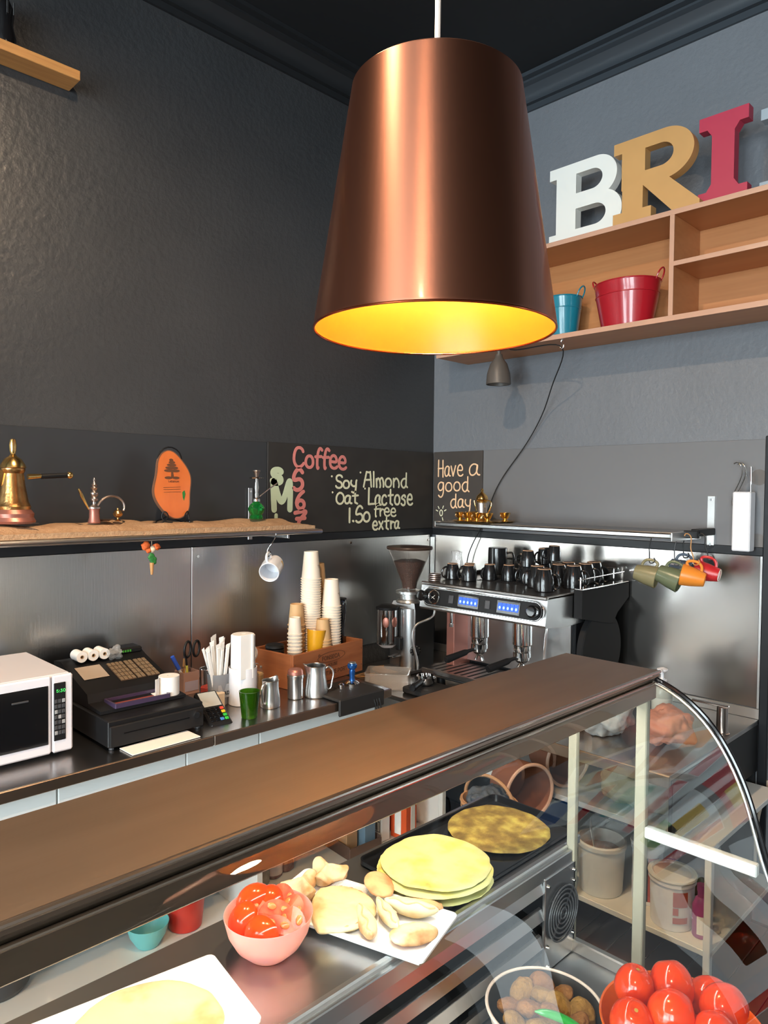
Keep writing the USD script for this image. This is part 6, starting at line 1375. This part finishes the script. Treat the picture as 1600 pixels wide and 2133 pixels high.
# deck: falafel pan and bowl of tomatoes
DZ = .620
pc = (-1.848, -1.918)
pn = thing('pan', 'round dark pan with a cream rim full of falafel on the case floor', 'pan', (*pc, DZ))
part(pn, 'inside', lathe([(0, .004), (.080, .004), (.086, .010), (.108, .079), (.1065, .079), (.084, .012), (0, .007)], 56), PANIN)
part(pn, 'outside', lathe([(0, 0), (.082, 0), (.088, .006), (.1105, .080), (.1085, .080), (.086, .008), (0, .003)], 56), PANRIM)
part(pn, 'rim', trimesh.creation.torus(.1095, .0032, 64, 10).apply_translation((0, 0, .080)), PANRIM, 'cream enamel rim')
def fala(seed): return lumpy(T(ell(.0300, .0225, .0165, 4), s=(1, 1, 1)), .004, 70, seed)
fsrc = [None, None]
fp_ = [(-.060, .020, .050), (-.030, .052, .052), (.014, .058, .056), (-.018, .020, .060), (.028, .022, .062), (.060, .044, .056), (-.052, -.022, .052), (-.010, -.020, .062), (.030, -.018, .060), (.066, .002, .056), (-.030, -.058, .052), (.012, -.060, .056), (.050, -.052, .056), (-.070, -.055, .046), (.0, .0, .036), (.04, -.03, .036), (-.04, .0, .036), (.02, .04, .036), (-.02, -.045, .036)]
fq_ = relax([(a * .98, b * .98, c + .010) for a, b, c in fp_], [.0185] * len(fp_))
for i, (dx, dy, dz) in enumerate(fq_):
    k_ = i % 2; l = (pc[0] + dx, pc[1] + dy, DZ + dz); rt = (rng.uniform(-.7, .7), rng.uniform(-.7, .7), rng.uniform(0, 6))
    place = ['at the left of the pan', 'far left towards the louvres', 'at the far rim', 'upper left of the middle', 'upper right of the middle', 'far right', 'left of the chilli', 'in the middle', 'right of the middle', 'against the right rim', 'near the front left', 'near the front', 'near the front right', 'at the front left rim', 'under the middle ones', 'under the right ones', 'under the left ones', 'under the far ones', 'under the front ones'][i]
    if fsrc[k_] is None:
        fsrc[k_] = thing('falafel', 'brown falafel ball ' + place, 'falafel', l, rt, 'falafel in the dark pan'); part(fsrc[k_], 'crust', fala(i + 1), (FALAFEL, FALAFEL2)[k_], smooth=60)
    else: dup(fsrc[k_], 'brown falafel ball ' + place, l, rt, s=(rng.uniform(.9, 1.1), rng.uniform(.9, 1.15), 1))
ch = thing('chilli', 'green chilli lying on the falafel', 'chilli', (pc[0] - .028, pc[1] - .048, DZ + .093), (0, .25, -.9))
part(ch, 'pod', tube(spline([(-.045, 0, 0), (-.02, .002, .003), (.02, 0, .002), (.05, -.004, -.004)], 20), [.0015, .003, .005, .006, .0068, .007, .0075, .0078, .008, .008, .008, .0078, .0076, .0074, .007, .0065, .006, .005, .004, .002], 12), CHILI)
part(ch, 'stalk', tube([(.05, -.004, -.004), (.062, -.008, .002)], [.003, .002], 8), GREENLEAF)
tc = (-1.752, -2.140); TR = .142
ob = thing('bowl', 'large orange bowl heaped with whole tomatoes on the case floor', 'bowl', (*tc, DZ))
part(ob, 'shell', lathe([(0, 0), (.075, 0), (.080, .006), (.115, .050), (TR, .113), (TR - .001, .116), (TR - .004, .114), (.110, .051), (.076, .010), (0, .008)], 64), ORANGEB)
tm_src = None
def tomato_mesh(r):
    m = ell(r, r, r * 1.12, 4); v = m.vertices.copy(); a = np.arctan2(v[:, 1], v[:, 0]); f = np.clip(v[:, 2] / (r * 1.12), -1, 1); rho = np.linalg.norm(v[:, :2], axis=1) / r
    v[:, :2] *= (1 + .025 * np.cos(5 * a) * np.clip(f, 0, 1))[:, None]; v[:, 2] -= .16 * r * np.exp(-(rho / .28) ** 2) * (f > 0); m.vertices = v; return m
tpos = [(-.080, .055, .165, .35, -.25, 0, 1.0, 'at the left of the bowl'), (-.012, .085, .182, .15, .1, 0, .95, 'at the back, standing highest'), (.042, .040, .180, -.45, .35, 0, 1.05, 'showing its pale stem end'), (-.040, .000, .178, 1.3, .3, .4, 1.0, 'in the middle of the heap'), (.055, -.045, .165, 1.2, -.4, 1.2, 1.05, 'right of the middle'), (.0, -.058, .170, 1.5, .5, 2.0, 1., 'at the front of the heap'), (-.078, -.030, .155, 1.1, .2, 3., .95, 'at the front left'), (.095, -.015, .150, 1.3, .9, .6, 1.05, 'against the right rim'), (.088, .055, .130, .9, .5, 1.8, .95, 'low at the far right'), (-.02, .03, .110, 0, 0, 0, 1., 'buried under the middle'), (.035, -.005, .108, 1, 0, 0, 1., 'buried on the right'), (-.055, -.05, .105, .6, .4, 0, 1., 'buried at the front left'), (.03, -.085, .120, 1.2, .1, .3, .95, 'at the front right rim'), (-.07, .06, .085, .2, .4, .9, .9, 'low at the left')]
tq_ = relax([t_[:3] for t_ in tpos], [.0372 * t_[6] for t_ in tpos], n=40)
for i, (dx, dy, dz, a, b, c, s_, wh) in enumerate(tpos):
    dx, dy, dz = tq_[i]
    l = (tc[0] + dx * .97, tc[1] + dy * .97, DZ + dz - .036)
    if tm_src is None:
        tm_src = thing('tomato', 'whole red tomato in the orange bowl, ' + wh, 'tomato', l, (a, b, c), 'whole tomatoes in the orange bowl')
        part(tm_src, 'flesh', tomato_mesh(.0370), TOMATO, smooth=60); part(tm_src, 'stem_scar', T(cyl(.0035, 0, .0014, 10), (0, 0, .0370 * 1.12 - .0064)), STEMSCAR)
    else: dup(tm_src, 'whole red tomato in the orange bowl, ' + wh, l, (a, b, c), s=s_)
# ================================================================== out-of-view menu posters beside the door, placed to reflect in the case glass
def poster(i, y0, y1, z0, z1, base, strip, photo, word, label):
    t = thing('poster', label, 'poster', (-.004, (y0 + y1) / 2, z0), group=None)
    part(t, 'sheet', bx(-.006, -.0015, y1, y0, z0, z1, .0005), base, w=True)
    if strip is not None: part(t, 'strip', bx(-.0072, -.006, y1 + .005, y0 - .005, z0 + .008, z0 + .008 + (z1 - z0) * .18, .0003), strip, w=True)
    for k_, (fy0, fy1, fz0, fz1, mt_) in enumerate(photo):
        pl_ = sbox(0, 0, abs(fy1 - fy0) * (y0 - y1), abs(fz1 - fz0) * (z1 - z0)).buffer(-.01).buffer(.01)
        part(t, 'picture', on_right(prism(pl_, .0012), y0 - fy0 * (y0 - y1), z0 + fz0 * (z1 - z0), -.006), mt_, w=True, smooth=False)
    if word: part(t, 'lettering', on_right(meshkit.text_mesh(word, .045, .001, True), y0 - .03, z1 - .075, -.0072), PAPER, w=True, smooth=False)
poster(0, -2.58, -3.02, 2.02, 2.58, GREYFLY, None, [(.1, .45, .2, .8, BLUEFLY), (.5, .9, .35, .6, REDFLY), (.55, .85, .7, .9, CARTWH)], None, 'out-of-view pale blue menu poster high on the right wall near the shelf end')
poster(1, -3.06, -3.46, 2.05, 2.60, GREYFLY, REDFLY, [(.1, .9, .45, .9, BLUEFLY)], None, 'out-of-view pale menu poster with a blue picture high on the right wall near the door')
poster(2, -2.62, -3.02, 1.42, 1.95, GREYFLY, REDFLY, [(.1, .5, .4, .75, ORANGEG), (.45, .9, .5, .9, SPICEG)], None, 'out-of-view pale menu poster with an orange picture in the middle row')
poster(3, -3.06, -3.48, 1.45, 1.98, GREYFLY, REDFLY, [(.15, .8, .4, .85, TEALB)], None, 'out-of-view pale menu poster with a turquoise picture in the middle row by the door')
poster(4, -2.70, -3.05, .80, 1.34, REDFLY, REDFLY, [(.2, .9, .25, .62, YELFLY), (.35, .7, .3, .5, CARTWH)], 'DON', 'out-of-view dark red menu poster with a yellow dish and white lettering')
poster(5, -3.09, -3.52, .84, 1.36, GREYFLY, REDFLY, [(.1, .6, .35, .7, YELFLY), (.5, .9, .5, .9, GREENLBL)], None, 'out-of-view pale menu poster with a yellow picture low by the door')
poster(6, -2.75, -3.10, .22, .72, GREYFLY, REDFLY, [(.15, .5, .4, .8, REDG), (.45, .85, .5, .85, GREENLBL), (.5, .7, .3, .5, YELFLY)], None, 'lowest out-of-view menu poster with red and green pictures, nearer the shelf end')
poster(7, -3.14, -3.56, .24, .76, GREYFLY, REDFLY, [(.1, .85, .4, .85, CARTWH), (.3, .6, .5, .75, REDG)], None, 'lowest out-of-view menu poster with a red picture, nearer the door')
